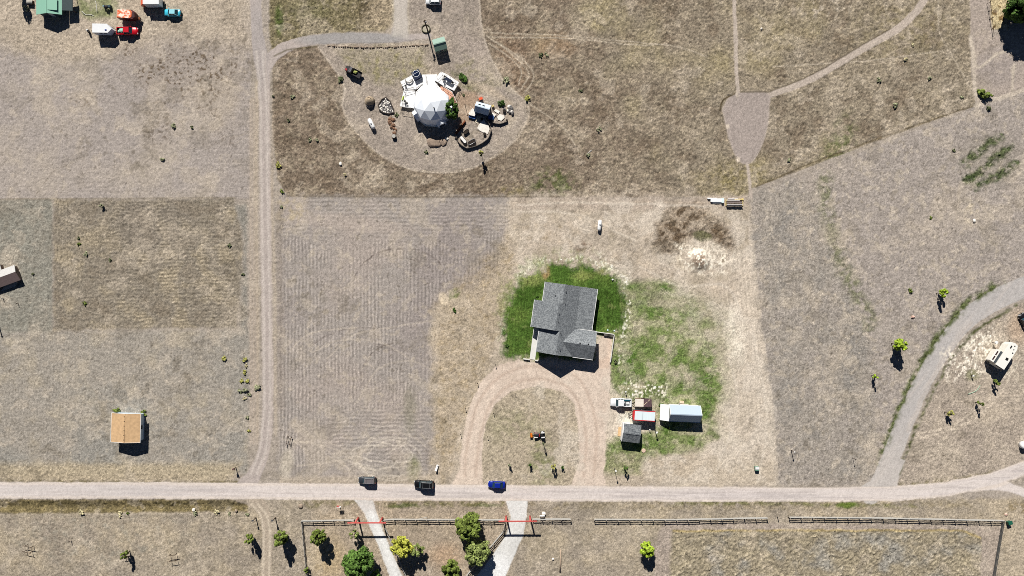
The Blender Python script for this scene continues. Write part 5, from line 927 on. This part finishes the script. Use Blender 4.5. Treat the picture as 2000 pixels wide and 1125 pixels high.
# box truck cut by the top edge
g = G(294, 3, 1.6); t = thing('box_truck', 'orange and white box truck cut by the top edge', 'truck', (g.x, g.y, 0), math.pi); ORG = paint('orange_paint_body', (214, 92, 54))
MB().loft([ringsec(1.55, 1.0, .4, 1.9), ringsec(2.2, 1.0, .4, 1.9), ringsec(2.6, .95, .4, 1.2), ringsec(2.9, .85, .5, 1.0)]).build('cab', ORG, t); MB().box((-.6, 0, 1.55), (4.2, 2.2, 2.2)).build('cargo_body', WHP, t, bevel=.04); MB().add([(2.22, -.8, 1.85), (2.22, .8, 1.85), (2.6, .8, 1.2), (2.6, -.8, 1.2)], [(0, 1, 2, 3)]).build('windshield', GLS, t); MB().box((-.6, 0, .42), (5.0, 1.0, .2)).build('chassis', BLKM, t); wheels(t, (-1.9, 2.0), 1.1, .42)
# trailers
g = G(200, 55.5, 2.2); t = thing('horse_trailer', 'white horse trailer with a blue shaded nose behind the red pickup', 'trailer', (g.x, g.y, 0), math.radians(-1)); q = [(-2.9, -1.1), (1.7, -1.1), (2.9, -.15), (2.9, .25), (1.7, 1.1), (-2.9, 1.1)]
q = [(-2.5, -1.15), (1.5, -1.15), (2.5, -.1), (1.2, 1.15), (-2.5, 1.15)]
MB().prism(q, .45, 2.3).build('body', mat('trailer_blue_white', (196, 206, 222), .4, var=.03), t); MB().prism([(x * 1.01, y * 1.01) for x, y in q], 2.3, 2.42).build('roof', WHP, t); MB().box((1.0, -.45, 2.46), (.45, .3, .1)).build('roof_vent', mat('vent_blue', (60, 80, 150), .5), t)
wheels(t, (-.7, .2), 1.2, .36); MB().beam((2.4, -.1, .55), (3.55, .0, .55), .12, .1).beam((1.5, -1.0, .5), (3.2, -.05, .55), .1, .1).beam((1.3, 1.0, .5), (3.2, .05, .55), .1, .1).build('hitch', BLKM, t)
for x in (-1.8, -.6, .6): MB().box((x, -1.165, 1.8), (.7, .04, .3)).build('window', GLS, t)
g = G(247, 28, 2.0); t = thing('camper_trailer', 'faded orange and white camper trailer above the red pickup', 'trailer', (g.x, g.y, 0), math.radians(-4)); q = [(-2.3, -1.1), (1.7, -1.1), (2.3, -.6), (2.3, .5), (1.7, 1.1), (-2.3, 1.1)]
def mottled(name, a, b_, sc_):
    m = mat(name, (200, 200, 200), .7, scale=sc_); e = [n for n in m.node_tree.nodes if n.type == 'VALTORGB'][0].color_ramp.elements; e[0].position = .44; e[1].position = .56; e[0].color = lin(a) + (1,); e[1].color = lin(b_) + (1,); return m
MB().prism(q, .5, 2.2).build('body', mat('maroon_body', (92, 44, 44), .5, var=.2), t); MB().prism([(-2.32, -1.05), (1.0, -1.05), (1.5, -.6), (1.5, .7), (1.0, 1.12), (-2.32, 1.12)], 2.2, 2.32).build('roof', mottled('faded_orange', (222, 108, 64), (240, 226, 208), 1.3), t)
MB().box((1.95, -.1, 2.24), (.5, 1.4, .1)).build('nose_panel', mat('dark_panel', (60, 36, 40), .5), t); wheels(t, (-.5,), 1.15, .36); MB().beam((2.2, -.6, .6), (3.3, -.5, .6), .12, .1).beam((2.2, .3, .6), (3.2, -.45, .6), .1, .1).build('hitch', BLKM, t); MB().box((2.75, -.45, .8), (.5, .6, .4)).build('gas_box', RUSTW, t)
g = G(1256, 787, 1.2); t = thing('utility_trailer', 'brown and white covered trailer behind the white pickup', 'trailer', (g.x, g.y, 0), math.radians(179)); BT = mat('brown_tarp', (92, 72, 76), .8, var=.15)
MB().box((.9, 0, .72), (2.3, 2.1, .55)).build('tray', mat('maroon_side', (88, 40, 40), .5), t); MB().box((.95, 0, 1.02), (2.25, 2.0, .08)).build('deck_board', mat('cream_board', (224, 216, 204), .7, var=.08), t)
MB().loft([[(-.25, -1.05, .45), (-.25, 1.05, .45), (-.25, .95, 1.5), (-.25, -.95, 1.5)], [(-1.2, -1.05, .45), (-1.2, 1.05, .45), (-1.2, .95, 1.62), (-1.2, -.95, 1.62)], [(-2.2, -1.05, .45), (-2.2, 1.05, .45), (-2.2, .95, 1.45), (-2.2, -.95, 1.45)]]).build('cover', BT, t)
MB().beam((-.25, .4, 1.56), (-1.7, -.95, 1.58), .14, .06).build('strap', mat('tan_strap', (206, 186, 160), .8), t); MB().beam((-.2, -1.05, 1.2), (-1.3, -1.05, 1.2), .3, .3).build('rolled_flap', mat('dark_roll', (52, 36, 40), .8), t)
MB().beam((2.0, .8, .55), (3.2, 0, .55), .1, .1).beam((2.0, -.8, .55), (3.2, 0, .55), .1, .1).beam((3.1, 0, .55), (3.5, 0, .55), .16, .12).build('hitch', BLKM, t); wheels(t, (0,), 1.15, .34)
g = G(1258, 812, 2.0); t = thing('cargo_trailer', 'red framed trailer with two white roof panels beside the metal barn', 'trailer', (g.x, g.y, 0), math.radians(-3.5)); RF = mat('red_frame', (206, 54, 56), .5, var=.1)
MB().box((0, 0, 1.25), (5.6, 2.5, 1.7)).build('body', mat('dark_trailer_side', (74, 76, 82), .6), t)
b = MB()
for y in (-1.22, 1.22): b.box((0, y, 2.14), (5.72, .16, .14))
b.box((-2.68, 0, 2.14), (.4, 2.3, .14)); b.build('frame', RF, t); MB().box((-1.45, 0, 2.15), (2.05, 2.25, .08)).build('roof_panel', mat('ice_panel', (218, 230, 234), .5, var=.05, stretch=(2.5, .2, 1)), t); MB().box((1.2, 0, 2.15), (3.15, 2.25, .08)).build('roof_panel', MATS['ice_panel'], t)
MB().beam((-2.8, .7, .55), (-3.9, 0, .55), .1, .1).beam((-2.8, -.7, .55), (-3.9, 0, .55), .1, .1).build('hitch', BLKM, t); MB().tube([(-3.75, 0, .2), (-3.75, 0, 1.0)], .1, 8).build('jack', STEEL, t); wheels(t, (-.4, .5), 1.3, .36); MB().box((-2.83, 0, 1.3), (.06, 1.4, 1.0)).build('door', RF, t)
# travel trailer
g = G(1967, 694, 2.9); t = thing('travel_trailer', 'white travel trailer with a slide-out parked inside the gravel bend', 'travel trailer', (g.x, g.y, 0), math.radians(57)); RVW = mat('rv_white', (236, 234, 226), .5, var=.03)
q = [(-3.6, -1.25), (2.6, -1.25), (3.5, -.85), (3.7, 0), (3.5, .85), (2.6, 1.25), (-3.6, 1.25)]
MB().prism(q, .55, 3.0).build('body', mat('rv_side', (214, 210, 200), .5), t); MB().prism([(x * 1.005, y * 1.01) for x, y in q], 3.0, 3.1).build('roof', RVW, t); MB().box((-1.65, 2.0, 1.65), (3.3, 1.7, 1.8)).build('slide_out', mat('rv_side', (214, 210, 200)), t); MB().box((-1.65, 2.35, 2.6), (3.4, 1.05, .08)).build('slide_roof', RVW, t); MB().box((-1.6, 1.5, 2.72), (3.5, .75, .05)).build('slide_topper', mat('slate_fabric', (66, 72, 78), .8), t); MB().box((-1.65, 2.9, 2.6), (3.4, .06, .1)).build('slide_roof', RVW, t)
for x, y, a, b_ in ((2.3, .45, .75, .3), (-.9, -.35, .65, .65), (1.2, -.75, .25, .3)): MB().box((x, y, 3.13), (a, b_, .1), .0).build('roof_vent', BLKM, t)
MB().box((3.0, -.25, 3.13), (.25, .25, .1)).build('roof_vent', BLKM, t); MB().box((2.1, -.5, 3.13), (.25, .25, .08)).build('roof_vent', STEEL, t)
for x in (-.9, -2.35): MB().box((x, 2.4, 2.66), (1.15, .35, .05)).build('solar_panel', mat('brown_panel', (60, 40, 40), .4), t)
MB().beam((-3.4, -1.34, 2.8), (2.4, -1.34, 2.8), .16, .14).build('awning', mat('awning', (226, 222, 214), .6), t); MB().beam((-3.62, -1.0, 2.6), (-3.62, 1.0, 2.6), .1, .5).build('rear_window', GLS, t); wheels(t, (-.9, .1), 1.28, .36); MB().beam((3.6, 0, .6), (4.6, 0, .6), .14, .12).build('hitch', BLKM, t)
g = G(1944, 669, 1); t = thing('water_barrel_stand', 'small white topped post at the upper corner of the travel trailer', 'post', (g.x, g.y, 0)); MB().tube([(0, 0, 0), (0, 0, 1.2)], .09, 8).build('post', DKW, t); MB().box((0, 0, 1.35), (.7, .6, .4), .5).build('box', WHT, t)
# white tank cut by right edge
g = G(2001, 870, 1); t = thing('water_tank', 'white tank cut by the right edge below the trailer', 'tank', (g.x, g.y, 0)); MB().tube([(0, 0, 0), (0, 0, 1.2), (0, 0, 1.35), (0, 0, 1.45)], [.95, .95, .7, .3], 18).build('tank', WHT, t); MB().tube([(0, 0, 1.45), (0, 0, 1.55)], .25, 12).build('lid', BLKM, t)
# old flatbed truck in the dome yard
g = G(690, 140, 1.0); t = thing('flatbed_truck', 'old dark flatbed truck with a red nose in the dome yard', 'truck', (g.x, g.y, 0), math.radians(152)); OLD = mat('old_dark_paint', (46, 44, 46), .7, var=.5, scale=3)
MB().loft([ringsec(.3, .85, .5, 1.2), ringsec(1.2, .85, .5, 1.15), ringsec(2.0, .7, .5, 1.05), ringsec(2.3, .6, .6, .95)]).build('body', OLD, t); MB().loft([[(.3, -.8, 1.15), (.3, .8, 1.15), (.4, .65, 1.75), (.4, -.65, 1.75)], [(1.2, -.8, 1.12), (1.2, .8, 1.12), (1.0, .65, 1.75), (1.0, -.65, 1.75)]]).build('cab', mat('patchy_roof', (96, 94, 98), .6, var=.5, scale=5), t); MB().box((1.9, .35, 1.1), (.5, .5, .12)).build('hood_panel', mat('faded_red', (168, 52, 56), .6), t)
MB().box((-1.0, 0, .85), (2.4, 1.8, .14)).build('flatbed', OLD, t); 
for y in (-.85, .85): MB().box((-1.0, y, 1.1), (2.4, .08, .4)).build('side_rail', OLD, t)
wheels(t, (-1.2, 1.5), .95, .38); o = MB().rock((0, 0, 1.1), .55, 8, .5).build('hay_pile', mat('green_hay', (158, 164, 92), .9, var=.35, scale=4)); o.location = g + Matrix.Rotation(math.radians(152), 3, 'Z') @ Vector((-.55, -.1, 0)); o.location.z = 0; props(o, 'pale green hay heap on the old flatbed truck', 'hay')
# tractor
g = G(1054, 850, 1.0); t = thing('ride_on_tractor', 'small orange and white tractor on the island inside the drive', 'tractor', (g.x, g.y, 0), math.radians(184)); ORA = mat('tractor_orange', (220, 120, 30), .5)
MB().loft([ringsec(.2, .38, .5, 1.0, .1), ringsec(1.1, .36, .5, .95, .1), ringsec(1.5, .3, .55, .85, .1)]).build('hood', mat('tractor_dark', (36, 38, 44), .5), t); MB().box((-.45, 0, .6), (1.3, .6, .35)).build('chassis', BLKM, t); MB().box((-.5, 0, 1.0), (.45, .45, .12)).box((-.75, 0, 1.25), (.1, .45, .5)).build('seat', RUBB, t)
for s in (-1, 1): MB().box((-.85, s * .62, 1.18), (.9, .3, .08)).build('mudguard', WHT, t)
MB().box((1.0, .55, .75), (1.0, .3, .08)).build('fender', WHT, t); MB().box((.9, -.6, .8), (.8, .4, .1)).build('fender', mat('tractor_pink', (150, 120, 116), .6), t); MB().tube([(-.1, 0, 1.0), (.05, 0, 1.3)], .03, 6).ring((-.1, 0, 1.3), .18, .025, 14, 5).build('steering_wheel', BLKM, t); MB().beam((0, -.3, .95), (.15, .35, 1.02), .12, .06).build('red_lever', mat('lever_red', (200, 30, 40), .5), t)
for x, r, w_ in ((-.8, .55, .36), (1.05, .36, .26)):
    for s in (-1, 1): o = MB().tube([(x, s * .66 - w_ / 2, r), (x, s * .66 + w_ / 2, r)], r, 18).build('wheel', RUBB, t); MB().tube([(x, s * (.66 + w_ * .48), r), (x, s * (.66 + w_ * .53), r)], r * .5, 12).build('rim', WHT, o)
MB().box((2.15, 0, .4), (.5, 1.0, .5)).build('front_box', ORA, t); MB().beam((1.5, -.3, .4), (2.0, -.3, .4), .1, .1).beam((1.5, .3, .4), (2.0, .3, .4), .1, .1).build('loader_arm', BLKM, t); MB().beam((2.45, -.95, .35), (2.45, .95, .35), .08, .5).build('blade', BLKM, t)
# ------------------------------------------------------------------ fences and gateways
FW = mat('weathered_rail', (182, 180, 174), .85, var=.18, stretch=(4, 4, 4)); FP = mat('fence_post', (150, 140, 126), .9, var=.25)
def fence(label, pts, step, hs=(.42, .82, 1.2), group='rail fences', jit=.05, rw=.15, m=None):
    P = [G(x, y, 0) for x, y in pts]; t = thing('rail_fence', label, 'fence', P[0], 0, group); rg = random.Random(len(label)); pos_ = []
    for a, b in zip(P[:-1], P[1:]):
        n = max(1, round((b - a).length / (step * PX)))
        pos_ += [a.lerp(b, i / n) for i in range(n)]
    pos_.append(P[-1]); base = None
    for p in pos_:
        if base is None: base = MB().tube([(0, 0, -.2), (0, 0, 1.34)], [.12, .11], 7).build('post', FP, t); o = base
        else: o = base.copy(); COL.objects.link(o); o.parent = t
        o.location = (p.x - P[0].x, p.y - P[0].y, rg.uniform(-.06, .04))
    for hz in hs:
        b = MB()
        for a, c in zip(pos_[:-1], pos_[1:]):
            d = (c - a).normalized(); nrm = Vector((-d.y, d.x, 0)); nrm = nrm if nrm.y > 0 else -nrm
            b.beam(a + nrm * .1 + Vector((0, 0, hz + rg.uniform(-jit, jit))), c + nrm * .1 + Vector((0, 0, hz + rg.uniform(-jit, jit))), .07, rw)
        b.build('rail', m or FW, t, True)
    return t
fence('rail fence left of the left red gateway', [(590, 1016), (692, 1014.5)], 22.5)
fence('rail fence between the two red gateways', [(751, 1014), (770, 1013), (985, 1014)], 22.5)
fence('short rail fence right of the right red gateway', [(1040, 1012.5), (1114, 1012.5)], 20)
fence('long rail fence right of the open gap beside the gateways', [(1160, 1013), (1320, 1013.5), (1497, 1010)], 22.6)
fence('longest rail fence running to the lower right corner post', [(1540, 1009), (1700, 1010), (1957, 1015.5)], 23.2)
fence('rail fence running down from the lower right corner post', [(1957, 1015.5), (1938, 1128), (1930, 1180)], 23.5, hs=(.35, .7, 1.05), rw=.22, m=mat('shaded_rail', (84, 84, 82), .9, var=.2))  # rail colour darkened to carry the shade on this run's visible face
fence('rail fence running down along the left side of the tree paddock', [(590, 1017), (600, 1125), (604, 1180)], 23, hs=(.3, .6, .95), rw=.2)
fence('rail fence curving down from the right red gateway to the gravel lane', [(986, 1022), (984, 1036), (964, 1060), (940, 1090), (914, 1120), (890, 1150)], 21)
fence('thin two rail fence slanting beside the white gravel drive', [(753, 1030), (764, 1057), (785, 1105), (800, 1140)], 24, hs=(.5, .95), rw=.09)
g = G(1518, 1008); o = MB().tube([(0, 0, -.2), (0, 0, 1.25)], [.12, .1], 8).build('fence_post', FP); o.location = g; props(o, 'lone fence post standing in the gap of the long fence', 'post')
g = G(826, 1010); o = MB().beam((-1.2, -.35, .5), (1.2, .35, 1.1), .08, .14).build('broken_rail', FW); o.location = g; props(o, 'loose slanting rail leaning on the fence between the gateways', 'rail')
REDW = mat('red_gate_paint', (188, 84, 78), .8, var=.12)
def gateway(label, x0, y0, x1, y1, hh):
    a, b = G(x0, y0), G(x1, y1); d = (b - a).normalized(); t = thing('gateway', label, 'gateway', a)
    for p in (a, b): MB().tube([(p.x, p.y, -.3), (p.x, p.y, hh)], [.24, .2], 10).build('post', REDW, t, True)
    MB().beam(a - d * 1.9 + Vector((0, 0, hh)), b + d * 1.7 + Vector((0, 0, hh)), .26, .3).build('crossbeam', REDW, t, True); return t
gateway('left red timber gateway over the narrow white gravel drive', 700, 1011, 747, 1011, 4.0); gateway('right red timber gateway over the wide white gravel lane', 988.5, 1008, 1035, 1008, 4.0)
# ------------------------------------------------------------------ small things
def post(label, px, py, hh, m=DKW, r=.08, top=None, name='wooden_post', cat='post', group=None, arm=None):
    g = G(px, py); t = thing(name, label, cat, (g.x, g.y, 0), 0, group); MB().tube([(0, 0, -.15), (0, 0, hh)], [r, r * .85], 7).build('pole', m, t)
    if top: MB().box((0, 0, hh + top[2] / 2), top[:3], .2).build('cap', top[3], t)
    else: MB().box((0, 0, hh - .12), (.22, .22, .1)).build('band', BLKM, t)
    return t
post('dark gate post left of the farm track', 500, 1011, 2.1, DKW, .14, (.5, .4, .3, STEEL), 'gate_post', 'post'); post('dark gate post right of the farm track', 538, 1011, 2.1, DKW, .14, (.5, .4, .3, STEEL), 'gate_post', 'post')
post('roadside post in the dry grass left of the track junction', 461, 913, 1.6, DKW, .12, (.6, .45, .35, mat('brown_box', (98, 74, 70), .7)), 'mailbox', 'mailbox'); post('short post alone in the dry field above the wooden frames', 139, 1056, 1.0)
post('thin survey post with a white flag in the grey right field', 1545, 879, 2.0, DKW, .1, (.4, .15, .3, WHT)); post('thin survey post nearest the gravel road junction', 1665, 894, 1.9, DKW, .07); post('white lamp post on the edge of the driveway lawn', 1199.5, 914, 2.9, STEEL, .07, (.35, .35, .3, WHT), 'lamp_post', 'lamp post')
post('tall slim post below the red trailer', 1280, 842, 1.7, STEEL, .13, (.5, .4, .2, WHT), 'water_hydrant', 'hydrant'); post('short white topped post below the red trailer', 1268, 838, .7, STEEL, .1, (.3, .3, .2, WHT), 'water_hydrant', 'hydrant'); post('white topped post on the verge above the white pickup', 1221, 764, .9, DKW, .1, (.4, .3, .2, WHT)); post('short stake below the rail fence between the gateways', 958.5, 1023, .9, WEATH, .07, name='marker_stake', cat='stake'); post('short dark post beside the pale mound left of the dry field', 36, 593, .9); post('short pale stump with shadow below the brown roofed barn', 6.5, 583, .8, WEATH, .1)
post('stake with a small box above the rutted track inside the bend', 1897, 733, .7, DKW, .1, (.4, .35, .25, WHT))
for i, (x, y) in enumerate(((968, 712), (933, 748), (909, 797), (900, 848), (1006, 767), (964, 806), (952, 852))):
    post(('thin stake on the outer edge of the horseshoe drive, %s' % ('closest to the lawn', 'at the upper left curve', 'halfway down the left arm', 'lowest on the left arm')[i]) if i < 4 else 'thin stake on the island rim of the horseshoe drive, %s' % ('at the top', 'at the upper left', 'lowest on the left')[i - 4], x, y, 1.0, DKW, .05, name='marker_stake', cat='stake', group='marker stakes along the driveway')
for i, (x, y) in enumerate(((1927, 8), (1930, 24), (1932, 38), (1936, 57))): post('thin rail post %s of the straw garden' % ('top left', 'upper left', 'lower left', 'bottom left')[i], x, y, 1.6, DKW, .06, group='posts of the straw garden')
g = G(1929, 0); b1 = G(1937, 70); MBo = MB().beam((0, 0, .9), (b1.x - g.x, b1.y - g.y, .9), .05, .12); o = MBo.build('garden_rail', DKW); o.location = g; props(o, 'thin dark rail along the left side of the straw garden', 'rail')
def frame(label, px, py, ang, w_=1.6, d=1.5, hh=1.25):
    g = G(px, py); t = thing('hitching_rack', label, 'timber rack', (g.x, g.y, 0), math.radians(ang), 'timber frames in the dry field')
    for x in (-w_ / 2, w_ / 2):
        for y in (-d / 2, d / 2): MB().box((x, y, hh / 2), (.1, .1, hh)).build('leg', DKW, t)
    for y in (-d / 2, d / 2): MB().beam((-w_ / 2 - .4, y, hh), (w_ / 2 + .4, y, hh), .09, .1).build('bar', DKW, t)
    return t
frame('dark timber frame in the dry field, leftmost below the road', 59, 1070, -12); frame('dark timber frame in the dry field right of the small propped tree', 340, 1087, 8); frame('dark timber frame round the small propped tree', 249, 1081, 6, 1.2, 1.2, 1.1)
frame('low dark metal rack in the striped field beside the dirt road', 565, 860, 78, 1.9, .9, .7)
g = G(1095, 1095); o = MB().tube([(-.05, 2.9, .17), (0, 0, .18), (-.2, -2.9, .17)], [.14, .17, .18], 9).build('log', mat('bare_log', (168, 148, 128), .9, var=.2, stretch=(6, .6, 6))); o.location = (g.x, g.y, 0); props(o, 'long bare log lying below the short rail fence', 'log')
g = G(662, 990, 1); t = thing('gateway_sign', 'red and white sign post above the left rail fence', 'sign', (g.x, g.y, 0)); MB().tube([(0, 0, -.1), (0, 0, 1.9)], .09, 8).build('post', REDW, t); MB().box((.1, .05, 1.45), (1.1, .1, .7), .2).build('board', WHT, t); MB().box((-.15, .35, 1.7), (.5, .4, .1)).build('bracket', REDW, t)
g = G(1059.5, 1003, .6); t = thing('entrance_sign', 'white sign board on the short fence right of the right gateway', 'sign', (g.x, g.y - .5, 0)); MB().box((-.1, 0, .9), (1.3, .12, .6)).build('board', WHT, t)
for x in (-.6, .4): MB().box((x, -.12, .55), (.1, .1, 1.1)).build('post', DKW, t)
g = G(1478, 915, .5); t = thing('utility_box', 'white topped green utility box in the verge on the right', 'utility box', (g.x, g.y, 0)); MB().box((0, 0, .45), (.95, 1.0, .9)).build('cabinet', mat('box_green', (96, 134, 114), .6), t); MB().box((0, .2, .93), (1.0, .7, .08)).build('lid', WHT, t); MB().box((.15, -.51, .5), (.6, .04, .6)).build('door', mat('box_green', (96, 134, 114)), t)
g = G(1970.5, 1021, .5); t = thing('rubbish_bin', 'dark green bin outside the lower right fence corner', 'bin', (g.x, g.y, 0), .3); MB().box((0, 0, .5), (.9, .8, 1.0), top=1.1).build('body', mat('bin_green', (24, 76, 60), .5), t); MB().box((.1, .1, 1.04), (1.05, .95, .08)).build('lid', mat('bin_lid', (36, 96, 76), .5), t)
g = G(207, 13.5, .8); t = thing('kettle_grill', 'small dark grill on the green patch beside the top edge', 'grill', (g.x, g.y, 0)); MB().tube([(0, 0, .5), (0, 0, .75), (0, 0, .95), (0, 0, 1.05)], [.35, .55, .5, .15], 14).build('bowl', BLKM, t); MB().box((.8, .2, .45), (.7, .6, .9)).build('side_cabinet', mat('teal_dark', (48, 72, 80), .5), t)
for a in (0, 2.1, 4.2): MB().beam((.35 * math.cos(a), .35 * math.sin(a), 0), (.2 * math.cos(a), .2 * math.sin(a), .55), .05, .05).build('leg', BLKM, t)
MB().box((-.7, .3, .4), (.4, .4, .8)).build('gas_bottle', mat('bottle_blue', (120, 150, 162), .5), t)
g = G(172.5, 61, .6); t = thing('salt_lick_stand', 'small dark stand behind the white horse trailer', 'stand', (g.x, g.y, 0), .5); MB().box((0, 0, .5), (.4, .9, .9)).build('box', BLKM, t); MB().box((0, .3, .98), (.42, .3, .08)).build('cap', WHT, t)
g = G(57, 4, .8); t = thing('firewood_crate', 'crate of pale split wood left of the green roofed house', 'crate', (g.x, g.y, 0)); MB().box((0, 0, .3), (1.6, 1.0, .6)).build('crate', DKW, t); b = MB()
for i in range(7): b.tube([(-.7 + i * .22, -.5, .7), (-.65 + i * .22, .5, .72)], .1, 6)
b.build('logs', WEATH, t)
for i, (pts, lab) in enumerate((([(160, 22), (168, 29), (178, 29), (184, 32)], 'pale hose lying on the green patch below the green house'), ([(1890, 770), (1905, 764), (1912, 756), (1914, 752)], 'pale green hose on the ground below the travel trailer'), ([(187, 2), (189, 12), (190, 24)], 'straight pale hose on the green patch beside the green house'))):
    q = [G(x, y) for x, y in curve(pts)]; g = q[0]; o = MB().tube([(p.x - g.x, p.y - g.y, .09) for p in q], .07, 6).build('garden_hose', mat(('grey_hose', 'green_hose', 'grey_hose')[i], ((206, 204, 198), (150, 184, 160), (206, 204, 198))[i], .6)); o.location = (g.x, g.y, 0); props(o, lab, 'hose')
g = G(852.8, 914, .6); t = thing('folded_sign', 'white slanting board with a thin shadow on the verge', 'sign', (g.x, g.y, 0), math.radians(72)); MB().box((0, 0, .55), (1.7, .5, .06), ry=.35).build('board', WHT, t); MB().tube([(.5, 0, 0), (.5, 0, .75)], .05, 6).tube([(-.5, 0, 0), (-.5, 0, .4)], .05, 6).build('leg', DKW, t)
for x, y, r, lab in ((1257, 880, .55, 'round pink concrete lid on the lawn below the dark shed'),):
    g = G(x, y); o = MB().tube([(0, 0, -.05), (0, 0, .1), (0, 0, .14)], [r, r, r * .9], 24).build('septic_lid', mat('pink_concrete', (214, 186, 166), .9, var=.05)); o.location = (g.x, g.y, 0); props(o, lab, 'lid')
for x, y, lab in ((1187, 645, 'white garden light globe on the lawn above the parking pad'), (1200, 646, 'small white lid right of the garden light')):
    g = G(x, y); o = MB().tube([(0, 0, -.05), (0, 0, .12), (0, 0, .2)], [.24, .22, .1], 14).build('access_lid', mat('pale_cyan', (200, 226, 224), .5)); o.location = (g.x, g.y, 0); props(o, lab, 'lid')
g = G(1196.5, 546, .3); o = MB().box((0, 0, .18), (.5, .35, .36), .4, top=.8).build('yard_box', WHT); o.location = (g.x, g.y, 0); props(o, 'small white box on the upper right edge of the lawn', 'box')
o = MB().prism([(-.4, -1.2), (.4, -1.2), (.4, 1.2), (-.4, 1.2)], 0, .1).build('plywood_sheet', mat('plywood', (206, 172, 128), .8, var=.1)); g = G(1210, 843); o.location = (g.x, g.y, 0); o.rotation_euler = (0, 0, -.12); props(o, 'plywood sheet lying left of the dark shed', 'plywood')
o = MB().prism([(-1.0, -.16), (1.0, -.16), (1.0, .16), (-1.0, .16)], 0, .12).build('timber_plank', mat('reddish_plank', (190, 140, 110), .8, var=.1)); g = G(1229, 828); o.location = (g.x, g.y, 0); o.rotation_euler = (0, 0, -.12); props(o, 'reddish plank along the upper edge of the dark shed', 'plank')
o = MB().box((0, 0, .3), (1.1, .6, .6)).build('storage_crate', mat('tan_crate', (220, 196, 170), .8)); g = G(1331, 785); o.location = (g.x, g.y, 0); o.rotation_euler = (0, 0, -.05); props(o, 'tan crate standing against the upper wall of the metal barn', 'crate')
# lumber stacks
def stack(label, px, py, ang, items, group='lumber stacks'):
    g = G(px, py, .3); t = thing('lumber_stack', label, 'lumber', (g.x, g.y, 0), math.radians(ang), group)
    for x, y, z, L, w_, hh, m in items: MB().box((x, y, z), (L, w_, hh)).build('board', m, t)
    return t
WB_ = mat('white_board', (238, 240, 240), .6, var=.04); YB = mat('yellow_board', (212, 192, 128), .8, var=.15); GB = mat('grey_board', (128, 116, 112), .8, var=.2); PB = mat('pale_board', (206, 200, 196), .7, var=.1)
stack('stack of white boards left of the striped timber stack', 1400, 391, 0, [(0, .0, .25, 3.3, .9, .45, WB_), (-1.2, .45, .3, 2.4, .3, .3, WB_), (.1, -.62, .15, 2.3, .3, .25, WB_), (1.5, -.1, .3, .6, 1.2, .55, mat('ice_board', (214, 232, 232), .6)), (-1.9, .55, .1, 1.2, .2, .2, WB_)])
stack('stack of grey and yellow timbers right of the white boards', 1434, 395, 0, [(-.3, 1.0, .15, 2.6, .25, .3, PB), (-.3, .55, .3, 3.4, .28, .3, PB), (1.3, .75, .2, 2.4, .3, .3, YB), (-1.5, .5, .2, 1.2, .4, .3, YB), (0, -.05, .45, 4.2, .35, .35, GB), (0, -.72, .6, 4.2, .2, .5, PB), (2.3, .1, .1, .25, 2.0, .2, YB), (-2.1, -.1, .1, .25, 1.6, .2, YB)])
props(MB().tube([(-.6, -.5, .05), (.6, .5, .06)], .06, 6).build('white_pipe', WHT), 'white stick beside the pale shrub in the lower grassland', 'pipe').location = G(1151, 297)
